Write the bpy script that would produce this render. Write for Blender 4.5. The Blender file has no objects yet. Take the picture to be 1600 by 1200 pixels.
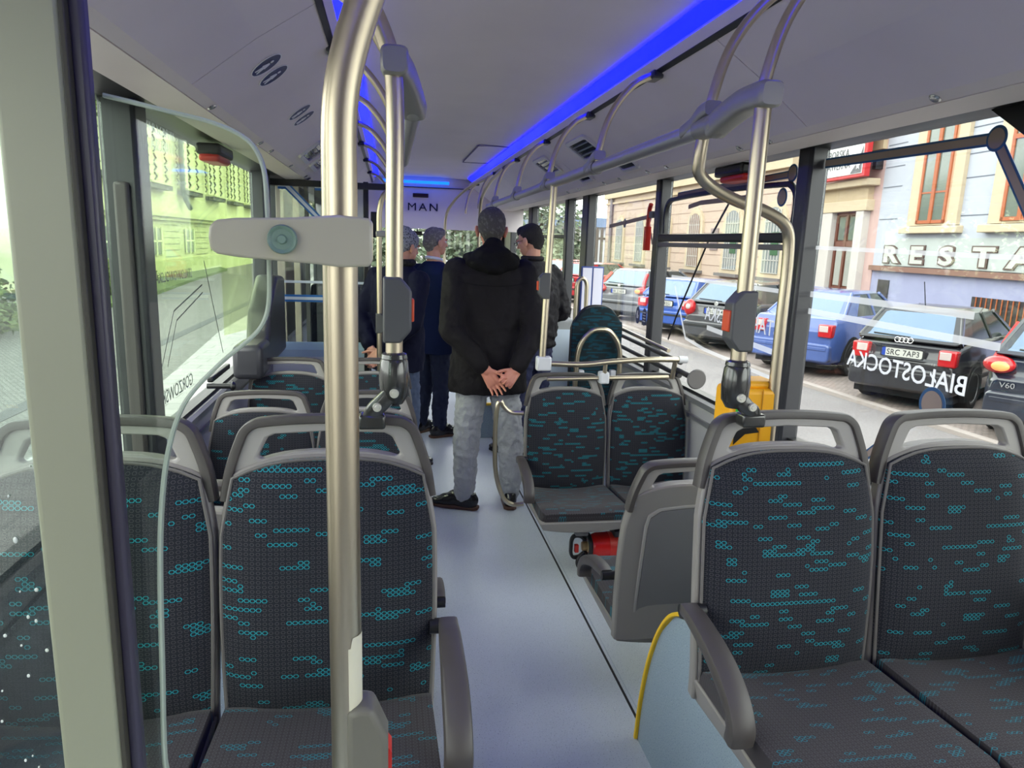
import bpy, bmesh, math, random
from mathutils import Vector, Matrix, noise
random.seed(7)
scn = bpy.context.scene
COL = scn.collection
PI = math.pi

# ------------------------------------------------------------------ camera
H = 1.58
F_PX = 1100.0
def _cam_basis(v1=(608.0, 372.0), roll=2.0):
    d = Vector((v1[0]-800.0, v1[1]-600.0, F_PX)).normalized()
    ux, uy = -math.sin(math.radians(roll)), math.cos(math.radians(roll))
    b = -(ux*d.x + uy*d.y)/d.z
    dn = Vector((ux, uy, b)).normalized()
    rt = dn.cross(d)
    return rt, d, -dn
_r, _d, _u = _cam_basis()
# columns: camera x (right), camera y (down), camera z (forward) in world axes
cx = Vector((_r.x, _d.x, _u.x)); cy = Vector((_r.y, _d.y, _u.y)); cz = Vector((_r.z, _d.z, _u.z))
cam_data = bpy.data.cameras.new('camera')
cam = bpy.data.objects.new('camera', cam_data); COL.objects.link(cam)
m = Matrix((( cx.x, -cy.x, -cz.x, 0.0), (cx.y, -cy.y, -cz.y, 0.0), (cx.z, -cy.z, -cz.z, H), (0, 0, 0, 1)))
cam.matrix_world = m
cam_data.sensor_width = 36.0
cam_data.lens = F_PX/1600.0*36.0
cam_data.clip_start = 0.05
cam_data.clip_end = 400
scn.camera = cam

# ------------------------------------------------------------------ light and exposure
w = bpy.data.worlds.new('overcast_sky'); scn.world = w; w.use_nodes = True
nt = w.node_tree; nt.nodes.clear()
wo = nt.nodes.new('ShaderNodeOutputWorld'); bg = nt.nodes.new('ShaderNodeBackground')
tc = nt.nodes.new('ShaderNodeTexCoord'); sx = nt.nodes.new('ShaderNodeSeparateXYZ')
rp = nt.nodes.new('ShaderNodeValToRGB')
rp.color_ramp.elements[0].position = 0.48; rp.color_ramp.elements[0].color = (0.12, 0.12, 0.115, 1)
rp.color_ramp.elements[1].position = 0.51; rp.color_ramp.elements[1].color = (1.0, .97, .95, 1)
e_ = rp.color_ramp.elements.new(.86); e_.color = (1.0, .98, .97, 1)
e_ = rp.color_ramp.elements.new(.98); e_.color = (.5, .5, .52, 1)
mp = nt.nodes.new('ShaderNodeMapRange'); mp.inputs[1].default_value = -1; mp.inputs[2].default_value = 1
nt.links.new(tc.outputs['Generated'], sx.inputs[0]); nt.links.new(sx.outputs['Z'], mp.inputs[0])
nt.links.new(mp.outputs[0], rp.inputs[0]); nt.links.new(rp.outputs[0], bg.inputs[0])
bg.inputs[1].default_value = 9.0
nt.links.new(bg.outputs[0], wo.inputs[0])
sun_d = bpy.data.lights.new('sun_through_cloud', 'SUN'); sun_d.energy = 1.6; sun_d.angle = math.radians(25); sun_d.color = (1, .97, .92)
sun = bpy.data.objects.new('sun_through_cloud', sun_d); COL.objects.link(sun)
sun.rotation_euler = (math.radians(42), math.radians(-28), 0)
scn.view_settings.view_transform = 'Standard'; scn.view_settings.look = 'None'
scn.view_settings.gamma = 1.0; scn.view_settings.use_curve_mapping = False
scn.view_settings.exposure = -0.35
scn.cycles.max_bounces = 12; scn.cycles.diffuse_bounces = 8; scn.cycles.transparent_max_bounces = 24
scn.cycles.glossy_bounces = 4; scn.cycles.caustics_reflective = False; scn.cycles.caustics_refractive = False
scn.cycles.sample_clamp_indirect = 6.0
scn.cycles.use_denoising = True

# ------------------------------------------------------------------ materials
MATS = {}
def lin(c):
    return tuple((x/255.0/12.92 if x/255.0 <= .04045 else ((x/255.0+.055)/1.055)**2.4) for x in c)
def mat(name, rgb, rough=.6, metal=0.0, emit=None, es=1.0, coat=0.0, spec=None, bump=None, speck=None):
    """rgb in 0-255 sRGB.  bump=(scale,strength)  speck=(scale,threshold,rgb)"""
    if name in MATS: return MATS[name]
    M = bpy.data.materials.new(name); M.use_nodes = True
    t = M.node_tree; b = t.nodes['Principled BSDF']
    c = lin(rgb)
    b.inputs['Base Color'].default_value = (*c, 1); b.inputs['Roughness'].default_value = rough
    b.inputs['Metallic'].default_value = metal
    if coat: b.inputs['Coat Weight'].default_value = coat; b.inputs['Coat Roughness'].default_value = .05
    if spec is not None: b.inputs['Specular IOR Level'].default_value = spec
    if emit:
        b.inputs['Emission Color'].default_value = (*lin(emit), 1); b.inputs['Emission Strength'].default_value = es
    tcn = t.nodes.new('ShaderNodeTexCoord')
    n1 = t.nodes.new('ShaderNodeTexNoise'); n1.inputs['Scale'].default_value = 3.0; n1.inputs['Detail'].default_value = 4
    t.links.new(tcn.outputs['Object'], n1.inputs['Vector'])
    if metal < .5 and not emit:
        hv = t.nodes.new('ShaderNodeMix'); hv.data_type = 'RGBA'
        hv.inputs['A'].default_value = (*[x*.93 for x in c], 1); hv.inputs['B'].default_value = (*[min(1, x*1.07) for x in c], 1)
        t.links.new(n1.outputs['Fac'], hv.inputs['Factor'])
        last = hv.outputs['Result']
        if speck:
            for k, (sc_, th, rg) in enumerate(speck):
                n2 = t.nodes.new('ShaderNodeTexNoise'); n2.inputs['Scale'].default_value = sc_; n2.inputs['Detail'].default_value = 1
                t.links.new(tcn.outputs['Object'], n2.inputs['Vector'])
                g = t.nodes.new('ShaderNodeMapRange'); g.inputs[1].default_value = th; g.inputs[2].default_value = th+.04
                t.links.new(n2.outputs['Fac'], g.inputs[0])
                mx = t.nodes.new('ShaderNodeMix'); mx.data_type = 'RGBA'
                t.links.new(g.outputs[0], mx.inputs['Factor']); t.links.new(last, mx.inputs['A'])
                mx.inputs['B'].default_value = (*lin(rg), 1); last = mx.outputs['Result']
        t.links.new(last, b.inputs['Base Color'])
    if bump:
        n3 = t.nodes.new('ShaderNodeTexNoise'); n3.inputs['Scale'].default_value = bump[0]; n3.inputs['Detail'].default_value = 4
        t.links.new(tcn.outputs['Object'], n3.inputs['Vector'])
        bp = t.nodes.new('ShaderNodeBump'); bp.inputs['Strength'].default_value = bump[1]; bp.inputs['Distance'].default_value = .02
        t.links.new(n3.outputs['Fac'], bp.inputs['Height']); t.links.new(bp.outputs[0], b.inputs['Normal'])
    MATS[name] = M
    return M

def glass(name, tint=(.86, .9, .88), refl=.05, reflcol=(1, 1, 1)):
    if name in MATS: return MATS[name]
    M = bpy.data.materials.new(name); M.use_nodes = True; t = M.node_tree; t.nodes.clear()
    o = t.nodes.new('ShaderNodeOutputMaterial'); mx = t.nodes.new('ShaderNodeMixShader')
    tr = t.nodes.new('ShaderNodeBsdfTransparent'); tr.inputs[0].default_value = (*tint, 1)
    gl = t.nodes.new('ShaderNodeBsdfGlossy'); gl.inputs['Roughness'].default_value = .02; gl.inputs[0].default_value = (*reflcol, 1)
    lw = t.nodes.new('ShaderNodeLayerWeight'); lw.inputs[0].default_value = .5
    pw = t.nodes.new('ShaderNodeMath'); pw.operation = 'POWER'; pw.inputs[1].default_value = 4.0
    ad = t.nodes.new('ShaderNodeMath'); ad.operation = 'MULTIPLY_ADD'; ad.inputs[1].default_value = .22; ad.inputs[2].default_value = refl
    t.links.new(lw.outputs['Facing'], pw.inputs[0]); t.links.new(pw.outputs[0], ad.inputs[0])
    t.links.new(ad.outputs[0], mx.inputs[0]); t.links.new(tr.outputs[0], mx.inputs[1]); t.links.new(gl.outputs[0], mx.inputs[2])
    t.links.new(mx.outputs[0], o.inputs[0])
    MATS[name] = M
    return M

def film(name, rgb, fac=.5):
    """translucent sticker film: part coloured diffuse, part clear"""
    if name in MATS: return MATS[name]
    M = bpy.data.materials.new(name); M.use_nodes = True; t = M.node_tree; t.nodes.clear()
    o = t.nodes.new('ShaderNodeOutputMaterial'); mx = t.nodes.new('ShaderNodeMixShader'); mx.inputs[0].default_value = fac
    tr = t.nodes.new('ShaderNodeBsdfTransparent'); df = t.nodes.new('ShaderNodeBsdfTranslucent'); df.inputs[0].default_value = (*lin(rgb), 1)
    t.links.new(tr.outputs[0], mx.inputs[1]); t.links.new(df.outputs[0], mx.inputs[2]); t.links.new(mx.outputs[0], o.inputs[0])
    MATS[name] = M
    return M

def N(t, op, a, b=None, c=None):
    n = t.nodes.new('ShaderNodeMath'); n.operation = op
    for i, v in enumerate((a, b, c)):
        if v is None: continue
        if hasattr(v, 'is_output'): t.links.new(v, n.inputs[i])
        else: n.inputs[i].default_value = v
    return n.outputs[0]

def fabric_mat(name, ring, teal, base=(34, 36, 44), amount=.645):
    """woven seat cloth: rows of tiny rings, short chains of rings in teal (a woven pattern, in metres on the UV)"""
    M = bpy.data.materials.new(name); M.use_nodes = True; t = M.node_tree; b = t.nodes['Principled BSDF']
    uv = t.nodes.new('ShaderNodeUVMap'); s = t.nodes.new('ShaderNodeSeparateXYZ'); t.links.new(uv.outputs[0], s.inputs[0])
    U = N(t, 'MULTIPLY', s.outputs['X'], 1/.0112); V = N(t, 'MULTIPLY', s.outputs['Y'], 1/.0092)
    iu = N(t, 'FLOOR', U); iv = N(t, 'FLOOR', V)
    fu = N(t, 'SUBTRACT', N(t, 'FRACT', U), .5); fv = N(t, 'SUBTRACT', N(t, 'FRACT', V), .5)
    # hexagon-like distance
    au = N(t, 'ABSOLUTE', fu); av = N(t, 'ABSOLUTE', fv)
    d = N(t, 'MAXIMUM', N(t, 'ADD', N(t, 'MULTIPLY', au, .95), N(t, 'MULTIPLY', av, .55)), N(t, 'MULTIPLY', av, 1.15))
    ringm = N(t, 'LESS_THAN', N(t, 'ABSOLUTE', N(t, 'SUBTRACT', d, .33)), .065)
    ringt = N(t, 'LESS_THAN', N(t, 'ABSOLUTE', N(t, 'SUBTRACT', d, .42)), .085)
    cv = t.nodes.new('ShaderNodeCombineXYZ')
    t.links.new(N(t, 'MULTIPLY', iu, .17), cv.inputs[0]); t.links.new(N(t, 'MULTIPLY', iv, .83), cv.inputs[1])
    ob = t.nodes.new('ShaderNodeObjectInfo'); t.links.new(N(t, 'MULTIPLY', ob.outputs['Random'], 40.0), cv.inputs[2])
    nz = t.nodes.new('ShaderNodeTexNoise'); nz.inputs['Scale'].default_value = 1.0; nz.inputs['Detail'].default_value = 0
    t.links.new(cv.outputs[0], nz.inputs['Vector'])
    tm = N(t, 'GREATER_THAN', nz.outputs['Fac'], amount)
    tealmask = N(t, 'MULTIPLY', tm, ringt); greymask = N(t, 'MULTIPLY', N(t, 'SUBTRACT', 1.0, tm), ringm)
    m1 = t.nodes.new('ShaderNodeMix'); m1.data_type = 'RGBA'; t.links.new(greymask, m1.inputs['Factor'])
    m1.inputs['A'].default_value = (*lin(base), 1); m1.inputs['B'].default_value = (*lin(ring), 1)
    m2 = t.nodes.new('ShaderNodeMix'); m2.data_type = 'RGBA'; t.links.new(tealmask, m2.inputs['Factor'])
    t.links.new(m1.outputs['Result'], m2.inputs['A']); m2.inputs['B'].default_value = (*lin(teal), 1)
    t.links.new(m2.outputs['Result'], b.inputs['Base Color'])
    b.inputs['Roughness'].default_value = .9; b.inputs['Specular IOR Level'].default_value = .25; b.inputs['Sheen Weight'].default_value = .08; b.inputs['Sheen Roughness'].default_value = .4
    n3 = t.nodes.new('ShaderNodeTexNoise'); n3.inputs['Scale'].default_value = 900; t.links.new(uv.outputs[0], n3.inputs['Vector'])
    hb = N(t, 'ADD', N(t, 'MULTIPLY', n3.outputs['Fac'], .35), N(t, 'ADD', greymask, tealmask))
    bp = t.nodes.new('ShaderNodeBump'); bp.inputs['Strength'].default_value = .35; bp.inputs['Distance'].default_value = .002
    t.links.new(hb, bp.inputs['Height']); t.links.new(bp.outputs[0], b.inputs['Normal'])
    MATS[name] = M
    return M

def steel_mat(name, rgb, rough=.3):
    M = mat(name, rgb, rough, 1.0)
    t = M.node_tree; b = t.nodes['Principled BSDF']
    tcn = t.nodes.new('ShaderNodeTexCoord'); mpn = t.nodes.new('ShaderNodeMapping'); mpn.inputs['Scale'].default_value = (400, 400, 6)
    nz = t.nodes.new('ShaderNodeTexNoise'); nz.inputs['Scale'].default_value = 1
    t.links.new(tcn.outputs['Object'], mpn.inputs[0]); t.links.new(mpn.outputs[0], nz.inputs['Vector'])
    return M

STEEL = steel_mat('brushed_steel', (192, 180, 158), .33)
ALU = mat('satin_aluminium', (176, 175, 176), .42, .75)
CASTGREY = mat('cast_grey_clamp', (150, 148, 142), .4, .35)
PALE_CLAMP = mat('pale_plastic_clamp', (176, 172, 152), .28, coat=.3)
HANDLE_D = mat('dark_grey_grip', (70, 65, 63), .45)
HANDLE_L = mat('light_grey_frame', (146, 142, 138), .5)
SHELL = mat('grey_seat_shell', (128, 123, 119), .45)
SHELL_IN = mat('grey_shell_panel', (104, 102, 102), .38)
BLACKP = mat('black_plastic', (24, 24, 25), .4)
SOCKET = mat('glossy_black_socket', (46, 46, 44), .18, coat=.6)
BTN_GREY = mat('button_grey', (82, 82, 82), .45)
RED = mat('signal_red', (200, 42, 32), .4)
ORANGE = mat('button_orange_red', (226, 84, 46), .4)
YELLOW = mat('validator_yellow', (246, 176, 20), .45)
EDGE_Y = mat('edge_strip_yellow', (236, 190, 30), .5)
WHITE = mat('white_paint', (232, 232, 230), .5)
VINYL = mat('blue_grey_vinyl', (190, 196, 204), .38, speck=[(260, .66, (96, 108, 132)), (190, .68, (205, 215, 226))], bump=(500, .05))
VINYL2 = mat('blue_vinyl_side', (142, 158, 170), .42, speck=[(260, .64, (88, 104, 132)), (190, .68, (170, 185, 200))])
CEIL = mat('ceiling_panel_grey', (226, 216, 214), .55)
TRIM = mat('soffit_grey', (222, 212, 206), .5)
GAP = mat('seam_dark', (36, 34, 36), .8)
PILLAR = mat('pillar_anthracite', (50, 50, 55), .38)
PILLAR_D = mat('pillar_black', (18, 18, 20), .4)
WALLG = mat('side_wall_grey', (180, 178, 178), .5)
GLASS = glass('bus_window_glass')
CLEAR = glass('clear_partition_glass', (.90, .96, .91), .05)
FAB = fabric_mat('seat_cloth', (62, 60, 64), (30, 128, 140), (29, 31, 39), .635)
FABP = fabric_mat('seat_pan_cloth', (72, 70, 74), (36, 110, 124), (54, 50, 53), .64)
PIPING = mat('cloth_piping', (44, 43, 47), .8)

# ------------------------------------------------------------------ mesh helpers
def finish(ob, label=None, cat=None, group=None, kind=None):
    if label: ob['label'] = label
    if cat: ob['category'] = cat
    if group: ob['group'] = group
    if kind: ob['kind'] = kind
    return ob
def empty(name, loc=(0, 0, 0), rz=0, label=None, cat=None, group=None):
    o = bpy.data.objects.new(name, None); COL.objects.link(o); o.location = loc; o.rotation_euler = (0, 0, rz)
    o.empty_display_size = .05
    return finish(o, label, cat, group)
def mk(name, VF, m, parent=None, smooth=True, bevel=0, seg=2, sub=0, angle=35, uvs=None):
    V, F = VF
    me = bpy.data.meshes.new(name); me.from_pydata([tuple(v) for v in V], [], F)
    bm = bmesh.new(); bm.from_mesh(me); bmesh.ops.recalc_face_normals(bm, faces=bm.faces)
    bm.to_mesh(me); bm.free()
    if uvs is not None:
        ul = me.uv_layers.new(name='UVMap')
        for lp in me.loops: ul.data[lp.index].uv = uvs[lp.vertex_index]
    if smooth:
        for p in me.polygons: p.use_smooth = True
        me.set_sharp_from_angle(angle=math.radians(angle))
    me.materials.append(m)
    o = bpy.data.objects.new(name, me); COL.objects.link(o)
    if parent: o.parent = parent
    if bevel:
        b = o.modifiers.new('bevel', 'BEVEL'); b.width = bevel; b.segments = seg; b.limit_method = 'ANGLE'; b.angle_limit = math.radians(30)
    if sub:
        b = o.modifiers.new('sub', 'SUBSURF'); b.levels = sub; b.render_levels = sub
    return o
def join(*vfs):
    V, F = [], []
    for v, f in vfs:
        n = len(V); V += [tuple(x) for x in v]; F += [tuple(i+n for i in q) for q in f]
    return V, F
def box(x0, x1, y0, y1, z0, z1):
    V = [(x, y, z) for z in (z0, z1) for y in (y0, y1) for x in (x0, x1)]
    return V, [(0, 2, 3, 1), (4, 5, 7, 6), (0, 1, 5, 4), (2, 6, 7, 3), (0, 4, 6, 2), (1, 3, 7, 5)]
def xf(VF, M):
    return [tuple(M @ Vector(v)) for v in VF[0]], VF[1]
def frame_M(o, xd, yd):
    xd = Vector(xd).normalized(); yd = Vector(yd); yd = (yd-xd*yd.dot(xd)).normalized(); zd = xd.cross(yd)
    return Matrix(((xd.x, yd.x, zd.x, o[0]), (xd.y, yd.y, zd.y, o[1]), (xd.z, yd.z, zd.z, o[2]), (0, 0, 0, 1)))
def cat_rom(P, n=8, closed=False):
    P = [Vector(p) for p in P]; out = []
    L = len(P)
    rng = range(L if closed else L-1)
    for i in rng:
        p0 = P[(i-1) % L] if (closed or i > 0) else P[0]*2-P[1]
        p1 = P[i]; p2 = P[(i+1) % L]
        p3 = P[(i+2) % L] if (closed or i+2 < L) else P[-1]*2-P[-2]
        for k in range(n):
            t = k/n
            sl = (p2-p1).length
            m1 = (p2-p0).normalized()*sl if (p2-p0).length > 1e-9 else (p2-p1)
            m2 = (p3-p1).normalized()*sl if (p3-p1).length > 1e-9 else (p2-p1)
            h00 = 2*t**3-3*t*t+1; h10 = t**3-2*t*t+t; h01 = -2*t**3+3*t*t; h11 = t**3-t*t
            out.append(p1*h00+m1*h10+p2*h01+m2*h11)
    if not closed: out.append(P[-1])
    return out
def tube(P, r, seg=14, closed=False, up=None, flat=None, caps=True):
    """sweep; r number or list; flat=(a,b) half-sizes of a rounded-rectangle section, up = its b direction"""
    P = [Vector(p) for p in P]; L = len(P); V = []; F = []
    prev = None
    for i, p in enumerate(P):
        if closed: t = (P[(i+1) % L]-P[i-1])
        else: t = P[min(i+1, L-1)]-P[max(i-1, 0)]
        t.normalize()
        if up is not None:
            b = Vector(up); b = (b-t*b.dot(t)).normalized()
        else:
            if prev is None:
                b = Vector((0, 0, 1)) if abs(t.z) < .9 else Vector((1, 0, 0))
            else: b = prev
            b = (b-t*b.dot(t)).normalized()
        prev = b; a = t.cross(b)
        rr = r[i] if isinstance(r, (list, tuple)) else r
        for k in range(seg):
            th = 2*PI*k/seg
            c, s = math.cos(th), math.sin(th)
            if flat:
                e = .45
                c = math.copysign(abs(c)**e, c); s = math.copysign(abs(s)**e, s)
                V.append(p+a*c*flat[0]*rr+b*s*flat[1]*rr)
            else: V.append(p+a*c*rr+b*s*rr)
    n = L if closed else L-1
    for i in range(n):
        j = (i+1) % L
        for k in range(seg):
            k2 = (k+1) % seg
            F.append((i*seg+k, i*seg+k2, j*seg+k2, j*seg+k))
    if not closed and caps:
        F.append(tuple(range(seg))[::-1]); F.append(tuple((L-1)*seg+k for k in range(seg)))
    return V, F
def lathe(prof, seg=24, M=None):
    V = []; F = []
    for (r, z) in prof:
        for k in range(seg):
            th = 2*PI*k/seg; V.append((r*math.cos(th), r*math.sin(th), z))
    for i in range(len(prof)-1):
        for k in range(seg):
            k2 = (k+1) % seg; F.append((i*seg+k, i*seg+k2, (i+1)*seg+k2, (i+1)*seg+k))
    F.append(tuple(range(seg))[::-1]); F.append(tuple((len(prof)-1)*seg+k for k in range(seg)))
    VF = (V, F)
    return xf(VF, M) if M else VF
def cyl(p1, p2, r, seg=20):
    return tube([p1, p2], r, seg)
def capsule(p1, r1, p2, r2, seg=14, n=5):
    p1 = Vector(p1); p2 = Vector(p2); t = (p2-p1); 
    if t.length < 1e-6: t = Vector((0, 0, 1e-4))
    t.normalize(); P = []; R = []
    for k in range(n+1):
        a = PI/2*(1-k/n); P.append(p1-t*r1*math.sin(a)); R.append(max(r1*math.cos(a), r1*.05))
    for k in range(n+1):
        a = PI/2*k/n; P.append(p2+t*r2*math.sin(a)); R.append(max(r2*math.cos(a), r2*.05))
    V = []; F = []
    b = Vector((0, 0, 1)) if abs(t.z) < .9 else Vector((1, 0, 0)); b = (b-t*b.dot(t)).normalized(); a_ = t.cross(b)
    for p, rr in zip(P, R):
        for k in range(seg):
            th = 2*PI*k/seg; V.append(p+a_*math.cos(th)*rr+b*math.sin(th)*rr)
    for i in range(len(P)-1):
        for k in range(seg):
            k2 = (k+1) % seg; F.append((i*seg+k, i*seg+k2, (i+1)*seg+k2, (i+1)*seg+k))
    F.append(tuple(range(seg))[::-1]); F.append(tuple((len(P)-1)*seg+k for k in range(seg)))
    return V, F
def ellip(c, r, rot=None, seg=20, rings=12):
    V = []; F = []
    for i in range(1, rings):
        ph = PI*i/rings
        for k in range(seg):
            th = 2*PI*k/seg; V.append(Vector((r[0]*math.sin(ph)*math.cos(th), r[1]*math.sin(ph)*math.sin(th), r[2]*math.cos(ph))))
    V.append(Vector((0, 0, r[2]))); V.append(Vector((0, 0, -r[2]))); a = len(V)-2
    for i in range(rings-2):
        for k in range(seg):
            k2 = (k+1) % seg; F.append((i*seg+k, (i+1)*seg+k, (i+1)*seg+k2, i*seg+k2))
    for k in range(seg):
        k2 = (k+1) % seg; F.append((a, k, k2)); F.append((a+1, (rings-2)*seg+k2, (rings-2)*seg+k))
    if rot is not None: V = [rot @ v for v in V]
    return [v+Vector(c) for v in V], F
def prism(pts, M, d0, d1):
    """2-D outline (x,y) extruded along local z from d0 to d1, then placed with M"""
    n = len(pts); V = [(p[0], p[1], d0) for p in pts]+[(p[0], p[1], d1) for p in pts]
    F = [tuple(range(n))[::-1], tuple(range(n, 2*n))]+[(i, (i+1) % n, n+(i+1) % n, n+i) for i in range(n)]
    return xf((V, F), M)
def ring_plate(outer, inner, M, d0, d1):
    n = len(outer); V = []
    for d in (d0, d1):
        V += [(p[0], p[1], d) for p in outer]; V += [(p[0], p[1], d) for p in inner]
    F = []
    for i in range(n):
        j = (i+1) % n
        F += [(i, n+i, n+j, j), (2*n+i, 2*n+j, 3*n+j, 3*n+i), (i, j, 2*n+j, 2*n+i), (n+i, 3*n+i, 3*n+j, n+j)]
    return xf((V, F), M)
def resample(P, n):
    P = [Vector((p[0], p[1], 0)) for p in P]; P.append(P[0]); d = [0]
    for i in range(1, len(P)): d.append(d[-1]+(P[i]-P[i-1]).length)
    out = []
    for k in range(n):
        s = d[-1]*k/n; i = 0
        while i < len(d)-2 and d[i+1] < s: i += 1
        f = (s-d[i])/max(1e-9, d[i+1]-d[i]); q = P[i].lerp(P[i+1], f); out.append((q.x, q.y))
    return out
def rrect(w_, h_, r, n=5, cx_=0, cy_=0):
    out = []
    for (sx_, sy_, a0) in ((1, 1, 0), (-1, 1, 90), (-1, -1, 180), (1, -1, 270)):
        for k in range(n+1):
            a = math.radians(a0+90*k/n); out.append((cx_+sx_*(w_/2-r)+r*math.cos(a), cy_+sy_*(h_/2-r)+r*math.sin(a)))
    return out
def slab(nu, nv, front, back):
    """closed plate between two grids; returns verts, faces, uv per vertex"""
    V = []; UV = []
    for f in (front, back):
        for j in range(nv+1):
            for i in range(nu+1):
                p, q = f(i/nu*2-1, j/nv); V.append(p); UV.append(q)
    n = (nu+1)*(nv+1); F = []
    for j in range(nv):
        for i in range(nu):
            a = j*(nu+1)+i; F.append((a, a+1, a+nu+2, a+nu+1)); F.append((n+a, n+a+nu+1, n+a+nu+2, n+a+1))
    for i in range(nu):
        F.append((i, n+i, n+i+1, i+1)); a = nv*(nu+1)+i; F.append((a, a+1, n+a+1, n+a))
    for j in range(nv):
        a = j*(nu+1); b_ = a+nu+1; F.append((a, b_, n+b_, n+a)); a += nu; b_ += nu; F.append((a, n+a, n+b_, b_))
    return (V, F), UV
def copy_tree(o, parent=None, label=None, first=True):
    c = o.copy(); COL.objects.link(c)
    if parent is not None: c.parent = parent
    if first and label: c['label'] = label
    for ch in list(o.children): copy_tree(ch, c, None, False)
    return c
def text_obj(name, s, size, M, m_, parent=None, ext=.002, spacing=1.0, mirror=False, bold=0.0, align='LEFT', shear=0):
    cu = bpy.data.curves.new(name, 'FONT'); cu.body = s; cu.size = size; cu.extrude = ext; cu.space_character = spacing
    cu.offset = bold; cu.align_x = align; cu.resolution_u = 3; cu.shear = shear
    tmp = bpy.data.objects.new('tmp', cu); COL.objects.link(tmp)
    dg = bpy.context.evaluated_depsgraph_get(); me = bpy.data.meshes.new_from_object(tmp.evaluated_get(dg))
    bpy.data.objects.remove(tmp)
    if mirror: me.transform(Matrix.Scale(-1, 4, (1, 0, 0))); me.flip_normals()
    me.transform(M); me.materials.clear(); me.materials.append(m_)
    o = bpy.data.objects.new(name, me); COL.objects.link(o)
    if parent: o.parent = parent
    return o
def struct(o): o['kind'] = 'structure'; return o
# ================================================================== THE BUS BODY
CXB = .38            # centre line of the bus
def WX(side, w_): return CXB+side*w_
Y0, Y1 = -1.9, 8.5
struct(mk('floor', box(-.86, 1.62, Y0, 9.7, -.12, 0), VINYL, smooth=False))
struct(mk('trim_1', box(.829, .838, Y0, 6.9, -.004, .0012), GAP, smooth=False))
struct(mk('trim_2', box(.849, .853, Y0, 6.9, -.004, .0012), mat('seam_light', (170, 178, 190), .4), smooth=False))
struct(mk('trim_3', box(-.5, .70, 8.25, 8.30, -.004, .0025), EDGE_Y, smooth=False))
# raised floor box on the right further forward, yellow nosing
pod = empty('floor_podium', (1.15, 6.1, 0), label='low blue-grey floor podium with yellow nosing behind the man in grey jeans', cat='podium')
o = mk('podium_body', box(-.44, .42, -.58, .8, 0.001, .285), VINYL2, pod, bevel=.006)
o = mk('nosing', box(-.445, .42, -.595, -.55, .278, .295), EDGE_Y, pod, bevel=.003)

def extr(pts, y0, y1):
    """polyline in (x,z) given as closed outline extruded along y"""
    M = Matrix(((1, 0, 0, 0), (0, 0, -1, 0), (0, 1, 0, 0), (0, 0, 0, 1)))
    return prism(pts, M, -y1, -y0)
for side, sn in ((-1, 'left'), (1, 'right')):
    def S(L): return [(WX(side, a), b) for a, b in L]
    # soffit above the window, bevel strip, big sloping panel, lip of the light cove
    struct(mk('trim_%d' % (4 if side < 0 else 5), extr(S([(1.057, 1.940), (.932, 1.945), (.932, 1.965), (1.057, 1.96)]), Y0, 9.5), TRIM, smooth=False))
    struct(mk('trim_%d' % (6 if side < 0 else 7), extr(S([(.929, 1.9465), (.898, 1.963), (.898, 1.985), (.93, 1.975)]), Y0, 9.5), TRIM, smooth=False))
    struct(mk('trim_%d' % (8 if side < 0 else 9), extr(S([(.94, 1.951), (.92, 1.955), (.92, 1.99), (.94, 1.99)]), Y0, 9.5), GAP, smooth=False))
    segs = [Y0, -.4, 2.115, 4.62, 6.6, Y1]
    for k in range(len(segs)-1):
        o = mk('ceiling' if k == 0 and side < 0 else 'ceiling.%03d' % (k+(5 if side > 0 else 0)),
               extr(S([(.898, 1.963), (.73, 2.090), (.575, 2.190), (.575, 2.215), (.73, 2.115), (.898, 1.99)]), segs[k]+.0025, segs[k+1]-.0025), CEIL, smooth=False)
        struct(o)
    struct(mk('ceiling.%03d' % (20+side), extr(S([(.902, 1.975), (.57, 2.205), (.57, 2.25), (.93, 2.03)]), Y0, Y1), GAP, smooth=False))
    # dark mounting slot for the hoops, then lip
    struct(mk('trim_%d' % (10 if side < 0 else 11), extr(S([(.574, 2.187), (.556, 2.196), (.556, 2.21), (.574, 2.21)]), Y0, 8.45), PILLAR_D, smooth=False))
    struct(mk('trim_%d' % (12 if side < 0 else 13), extr(S([(.555, 2.198), (.536, 2.225), (.545, 2.24), (.565, 2.215)]), Y0, 8.45), CEIL, smooth=False))
    led = mk('light_strip', extr(S([(.539, 2.234), (.492, 2.262), (.496, 2.269), (.545, 2.240)]), -.6, 8.2),
             mat('blue_led', (4, 10, 255), .4, emit=(6, 14, 255), es=8.0), smooth=False)
    finish(led, 'long blue glowing light strip along the %s side of the ceiling' % sn, 'light', 'blue ceiling light strips')
    # structure above the windows
    struct(mk('wall_%s' % sn, extr(S([(1.06, 1.962), (1.26, 1.962), (1.26, 2.4), (1.06, 2.4)]), Y0, 9.7), PILLAR_D, smooth=False))
    struct(mk('wall_%s.001' % sn, extr(S([(1.20, 0), (1.26, 0), (1.26, .80), (1.20, .80)]), Y0, 9.7), WALLG, smooth=False))
    struct(mk('trim_%d' % (14 if side < 0 else 15), extr(S([(1.165, .80), (1.165, .825), (1.18, .835), (1.26, .835), (1.26, .79), (1.18, .79)]), Y0, 9.7), ALU, smooth=False))
    struct(mk('trim_%d' % (16 if side < 0 else 17), extr(S([(1.19, .836), (1.19, .852), (1.24, .852), (1.24, .836)]), Y0, 9.7), PILLAR_D, smooth=False))
    struct(mk('trim_%d' % (18 if side < 0 else 19), extr(S([(1.188, .70), (1.188, .725), (1.2, .725), (1.2, .70)]), Y0, 9.7), ALU, smooth=False))
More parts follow.
